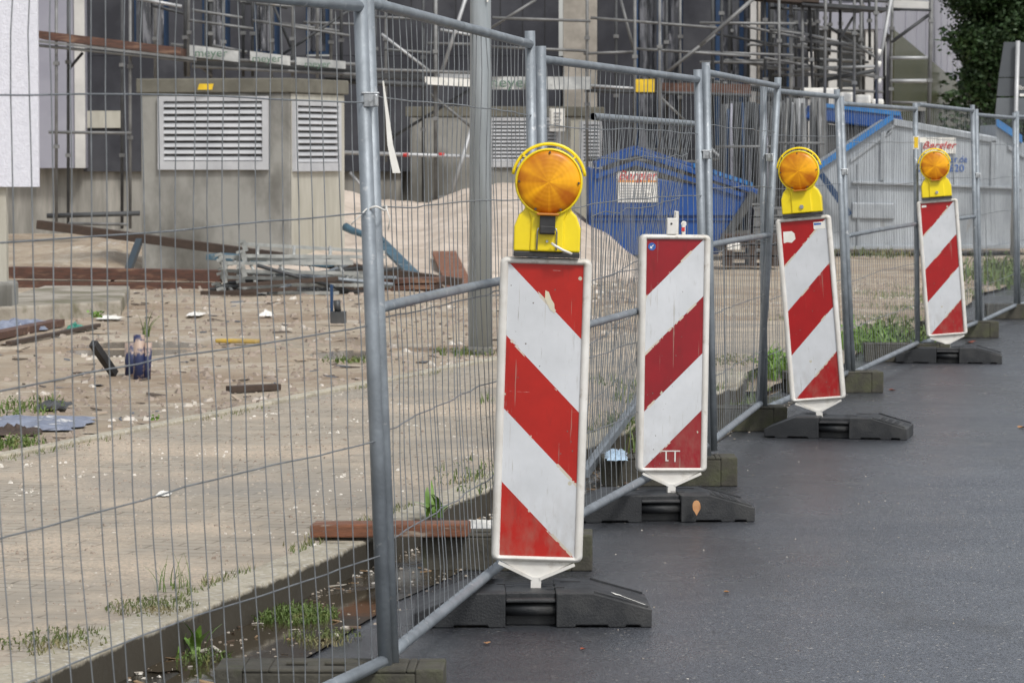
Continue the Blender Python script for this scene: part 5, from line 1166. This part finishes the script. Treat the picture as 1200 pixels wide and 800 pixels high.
# ------------------------------------------------------------------ stones, leaves, weeds
def stones(name, spots, m, label, seed, kind='stuff'):
    rnd = random.Random(seed); vs = []; fs = []
    for (x, y, z, s) in spots:
        b_ = len(vs); a = rnd.uniform(0, 6.28); ca, sa = math.cos(a), math.sin(a); q = [(-1,-.7,0),(1,-.8,0),(.9,.8,0),(-.8,.9,0),(-.6,-.4,.7),(.6,-.5,.8),(.5,.5,.6),(-.5,.5,.75)]
        for p in q:
            u, v, w_ = p[0]*s*rnd.uniform(.6, 1.1), p[1]*s*rnd.uniform(.5, 1), p[2]*s*rnd.uniform(.5, 1.1); vs.append((x+u*ca-v*sa, y+u*sa+v*ca, z+w_))
        fs += [tuple(b_+k for k in f) for f in ((4,5,6,7),(0,1,5,4),(1,2,6,5),(2,3,7,6),(3,0,4,7))]
    m_ = MB(); m_.add(vs, fs); return m_.build(name, m, None, label=label, kind=kind)
rnd = random.Random(11)
sp1 = []
for i in range(5200):
    y = 10+34*rnd.random()**1.4; x = EDG(min(y, 30))-.05-rnd.random()**1.3*min(7, y*.18); sp1.append((x, y, siteh(x, y), rnd.choice([.006, .009, .012, .016, .025])*(1+y/60)))
for i in range(2600):
    y = 22.5+20*rnd.random(); x = EDG(y)-1+rnd.random()*(kx(y)-EDG(y)+1.1); sp1.append((x, y, .04, rnd.choice([.008, .012, .018])))
stones('rubble', sp1, M['stone'], 'small stones and rubble scattered over the dirt', 2)
sp2 = []
for i in range(2600):
    y = 8+13*rnd.random(); x = EDG(y)+.05+rnd.random()**.8*(kx(y)-.2-EDG(y)); sp2.append((x, y, .118, rnd.choice([.003, .004, .005, .008])))
for i in range(1300):
    y = 8+14*rnd.random(); x = kx(y)+rnd.random()**2*.45; sp2.append((x, y, .006, rnd.choice([.003, .005, .008])))
for i in range(420):
    y = 8+20*rnd.random(); x = kx(y)+.3+rnd.random()*3.2; sp2.append((x, y, .0, rnd.choice([.002, .003, .004])))
for i in range(1500):
    y = 9+13*rnd.random(); x = EDG(y)+.05+rnd.random()**1.3*(kx(y)-.2-EDG(y)); sp2.append((x, y, .118, rnd.choice([.006, .008, .012])))
stones('grit', sp2, mat('pale_grit', (.42,.38,.32), (.25,.2,.16), 2.5, .9, c3=(.65,.62,.56), s3=1.7, t3=(.55,.6)), 'fine pale grit on the pavement and along the gutter', 3)
def leaves(name, spots, m, label, group):
    for i, (px, py, s, z, lb_) in enumerate(spots):
        g = gp(px, py, z); a = i*1.3; m_ = MB(); n = 10; pts = [(g.x+s*math.cos(6.283*k/n)*(1.2 if k in (0,) else .8), g.y+s*math.sin(6.283*k/n)*1.1, z+.006+.3*s*abs(math.sin(6.283*k/n+a))) for k in range(n)]
        m_.add([(g.x, g.y, z+.004)]+pts, [(0, 1+k, 1+(k+1) % n) for k in range(n)]); m_.build(name, m, None, label=lb_, cat='leaf', group=group)
GL = 'fallen leaves on the road'
leaves('fallen_leaf', [(851, 695, .012, .0, 'tiny brown leaf on the open asphalt right of the nearest beacon foot'), (570, 755, .013, 0, 'tan leaf on the asphalt below the nearest beacon foot'), (1197, 502, .03, 0, 'brown yellow leaf at the right edge of the road')], M['leafbrown'], '', GL)
leaves('fallen_leaf', [(1045, 458, .024, 0, 'red leaf on the road just right of the greenish fence foot'), (1136, 402, .05, 0, 'dark red leaf behind the farthest beacon foot'), (683, 762, .011, 0, 'tiny red leaf on the asphalt below the first beacon foot ramp'), (880, 462, .03, 0, 'reddish leaf under the steeply leaning fence post')], M['leafred'], '', GL)
o = MB(); f_ = FEET[1].location; g = Vector((X(817, 14.66), 14.655, Z(594, 14.66))); n = 12
o.add([(g.x+.018*math.cos(6.283*k/n)*(1 if k != 9 else .6), g.y-.004*(k % 2)+.012*math.sin(6.283*k/n), g.z+.026*math.sin(6.283*k/n)*(1 if k != 9 else 1.5)) for k in range(n)], [tuple(range(n))])
o.build('stuck_leaf', M['leafbrown'], None, label='brown leaf stuck to the side of the lampless beacon foot', cat='leaf')

def weed(px, py, z, label, n=30, h=.14, spread=.12, blade=.006, m='weed', name='weed_plant', broad=False, seed=0, cat='weed', kind=None, ell=1.6, arch=1):
    rnd = random.Random(seed or int(px*7+py)); g = gp(px, py, z) if not isinstance(px, Vector) else px; vs = []; fs = []
    for i in range(n):
        a = rnd.uniform(0, 6.28); r0 = spread*rnd.random()**.7; bx, by = g.x+math.cos(a)*r0, g.y+math.sin(a)*r0*ell
        hh = h*rnd.uniform(.45, 1.1); ln = rnd.uniform(.2, .9)*hh*arch; da = rnd.uniform(0, 6.28); w_ = blade*rnd.uniform(.6, 1.3)
        k = 5; side = Vector((-math.sin(da), math.cos(da), 0)); b_ = len(vs)
        for j in range(k+1):
            t = j/k; c = Vector((bx+math.cos(da)*ln*t*t, by+math.sin(da)*ln*t*t, z+hh*(t-.3*t*t*(ln/hh)))); ww = w_*(math.sin(math.pi*min(.97, .15+t*.85))**.7 if broad else (1-t*.85))
            vs += [c-side*ww, c+side*ww]
        for j in range(k): fs.append((b_+2*j, b_+2*j+1, b_+2*j+3, b_+2*j+2))
        if not broad and rnd.random() < .6:
            for q in range(3):
                t = rnd.uniform(.3, .95); c = Vector((bx+math.cos(da)*ln*t*t, by+math.sin(da)*ln*t*t, z+hh*(t-.3*t*t*(ln/hh)))); u = Vector((rnd.gauss(0,1), rnd.gauss(0,1), rnd.gauss(0,.5))).normalized()*blade*2.4; v = u.cross(Vector((rnd.gauss(0,1), rnd.gauss(0,1), 1))).normalized()*blade*1.1
                b2 = len(vs); vs += [c, c+u*.5+v, c+u, c+u*.5-v]; fs.append((b2, b2+1, b2+2, b2+3))
    m_ = MB(); m_.add(vs, fs); return m_.build(name, M[m], None, label=label, cat=cat if not kind else None, kind=kind)
weed(178, 712, .12, 'scraggly weed on the kerb, left of the bright gutter plant', 420, .022, .15, .0025, 'moss')
weed(205, 690, .12, 'tall thin weed stalks at the back of the kerb near the paper scrap', 26, .12, .07, .0022)
weed(65, 752, .12, 'flat green weed patch on the pavement at the lower left', 220, .022, .17, .003, 'moss')
weed(222, 765, .005, 'bright green broad leaf plant growing in the gutter', 12, .12, .05, .014, 'weedb', broad=True)
weed(238, 775, .005, 'low green weed right of the gutter plant', 60, .05, .09, .004)
weed(345, 722, .008, 'dense mossy weed clump in the gutter behind the bottom left fence mesh', 700, .032, .15, .003)
weed(380, 748, .008, 'dry yellowish grass wisps left of the nearest double post', 220, .025, .13, .0025, 'moss')
weed(510, 606, .12, 'bright broad leaf weed arching over the kerb behind the orange board', 11, .15, .04, .010, 'weedb', broad=True, arch=2.0)
weed(560, 590, .02, 'green weeds below the kerb left of the first beacon board', 50, .12, .12, .006, 'weedb')
weed(563, 558, .12, 'thin grass on the kerb left of the first beacon board', 120, .05, .22, .004, ell=4)
weed(405, 424, .12, 'grass tuft at the edge of the small puddle', 80, .05, .16, .006)
weed(545, 415, .1, 'low grass around the foot of the galvanised pole', 110, .07, .25, .006)
weed(735, 520, .02, 'green weeds behind the mesh left of the lampless beacon', 150, .22, .16, .006, ell=4)
weed(860, 440, .05, 'low green weeds left of the steeply leaning post', 160, .1, .25, .007, ell=3)
weed(912, 440, .03, 'bright leafy weeds between leaning post and third beacon', 110, .24, .16, .014, 'weedb', ell=4)
weed(850, 425, .1, 'dry grass on the broken kerb end', 120, .06, .22, .006, 'moss', ell=3)
weed(1015, 405, .03, 'leafy green weeds right of the third beacon board', 180, .20, .28, .013, 'weedb', ell=5)
weed(1050, 395, .03, 'mixed green weeds left of the farthest beacon', 170, .15, .3, .012, ell=5)
weed(1165, 330, .03, 'tall green weeds right of the farthest beacon', 240, .28, .5, .015, ell=6)
weed(1185, 322, .03, 'dark weeds at the right edge before the silver skip', 200, .3, .4, .015, ell=4, seed=5)
weed(1025, 300, .06, 'sparse weeds along the foot of the silver skip', 120, .14, .7, .012, 'moss', ell=2)
weed(171, 395, .12, 'thin upright weed behind the standing pipes', 12, .28, .03, .006)
weed(15, 480, .12, 'green weeds at the left edge above the tarp scrap', 200, .06, .3, .006, ell=3)
weed(20, 522, .12, 'green weeds at the left edge below the tarp scrap', 120, .06, .15, .006, ell=2)
weed(180, 492, .13, 'tiny green sprout by the edging strip', 10, .03, .02, .006, 'weedb')
weed(112, 372, .3, 'bright yellow green sprout at the slab edge', 10, .09, .04, .012, 'weedb')
# thin grass over the verge: nobody could count it
vs = []; fs = []; rnd = random.Random(21)
for i in range(9000):
    y = 20+20*rnd.random()**1.2; x = kx(y)+.10-rnd.random()**1.5*1.4
    if mn.noise(Vector((x*1.6, y*.8, 2))) < .02: continue
    z = .03 if y > KEND else .12 if x < kx(y)-.02 else .0
    h = rnd.uniform(.02, .07); a = rnd.uniform(0, 6.28); w_ = .004; b_ = len(vs); dx, dy = math.cos(a), math.sin(a)
    vs += [(x-dy*w_, y+dx*w_, z), (x+dy*w_, y-dx*w_, z), (x+dx*h*.5, y+dy*h*.5, z+h)]; fs.append((b_, b_+1, b_+2))
m_ = MB(); m_.add(vs, fs); m_.build('grass', M['weed'], None, kind='stuff', label='sparse short grass on the stony verge')
vs = []; fs = []
for i in range(5000):
    y = 9+14*rnd.random(); x = kx(y)-.14-abs(rnd.gauss(0, .05)) if rnd.random() < .6 else EDG(y)+rnd.gauss(0, .06)
    if mn.noise(Vector((x*1.1, y*.9, 7))) < .12: continue
    z = .118; h = rnd.uniform(.008, .03); a = rnd.uniform(0, 6.28); w_ = .003; b_ = len(vs); dx, dy = math.cos(a), math.sin(a)
    vs += [(x-dy*w_, y+dx*w_, z), (x+dy*w_, y-dx*w_, z), (x+dx*h*.6, y+dy*h*.6, z+h)]; fs.append((b_, b_+1, b_+2))
m_ = MB(); m_.add(vs, fs); m_.build('joint_grass', M['moss'], None, kind='stuff', label='short grass in the joints along kerb and edging')
def chips(name, n, fn, m, label, seed, sc_=1):
    rnd = random.Random(seed); vs = []; fs = []
    for i in range(n):
        x, y, z = fn(rnd); L_ = rnd.choice([.02, .03, .05, .08, .14])*rnd.uniform(.6, 1.3)*sc_; w_ = L_*rnd.uniform(.12, .5); a = rnd.uniform(0, 6.28); t = rnd.uniform(-.15, .25); b_ = len(vs)
        d = Vector((math.cos(a), math.sin(a), t)); e = Vector((-math.sin(a), math.cos(a), rnd.uniform(-.2, .2))); h = Vector((0, 0, rnd.uniform(.004, .02)*sc_))
        c = Vector((x, y, z+.004))
        q = [c-d*L_-e*w_, c+d*L_-e*w_*.8, c+d*L_*.9+e*w_, c-d*L_*.8+e*w_]; vs += q+[p+h for p in q]
        fs += [tuple(b_+k for k in f) for f in ((4,5,6,7),(0,1,5,4),(1,2,6,5),(2,3,7,6),(3,0,4,7),(0,3,2,1))]
    m_ = MB(); m_.add(vs, fs); m_.build(name, m, None, label=label, kind='stuff')
def onsite(rnd):
    y = 13+26*rnd.random()**1.2; x = EDG(min(y, 30))-.1-rnd.random()**1.2*min(8, y*.17); return x, y, siteh(x, y)
cm = mat('mixed_debris', (.10,.08,.065), (.38,.31,.24), 2.7, .85, 0, 0, c3=(.14,.16,.19), s3=3.1, t3=(.6,.62), lo=.47, hi=.53, detail=1)
chips('debris', 750, onsite, cm, 'splinters, plastic bits and chips mixed over the dirt', 31, .5)
def ongut(rnd):
    y = 9+12*rnd.random(); return kx(y)+rnd.random()**1.5*.4, y, .006
chips('gutter_debris', 260, lambda r_: (lambda p: (p[0], p[1], p[2]))(ongut(r_)), mat('leaf_litter', (.30,.20,.11), (.09,.06,.04), 3.7, .8, c3=(.5,.46,.4), s3=4.1, t3=(.55,.57), lo=.47, hi=.53, detail=1), 'small leaf litter and chips lying in the gutter', 33, .22)
# broken kerb end stones by the drive
g = gp(838, 468, .0); m_ = MB(); m_.prism([(g.x-.32, 21.4), (g.x+.10, 21.4), (g.x+.25, 22.6), (g.x-.2, 22.6)], 0, .15); m_.build('kerb_end', M['kerb'], None, bevel=.015, label='loose kerb end block beside the weeds left of the leaning post', cat='kerb block')
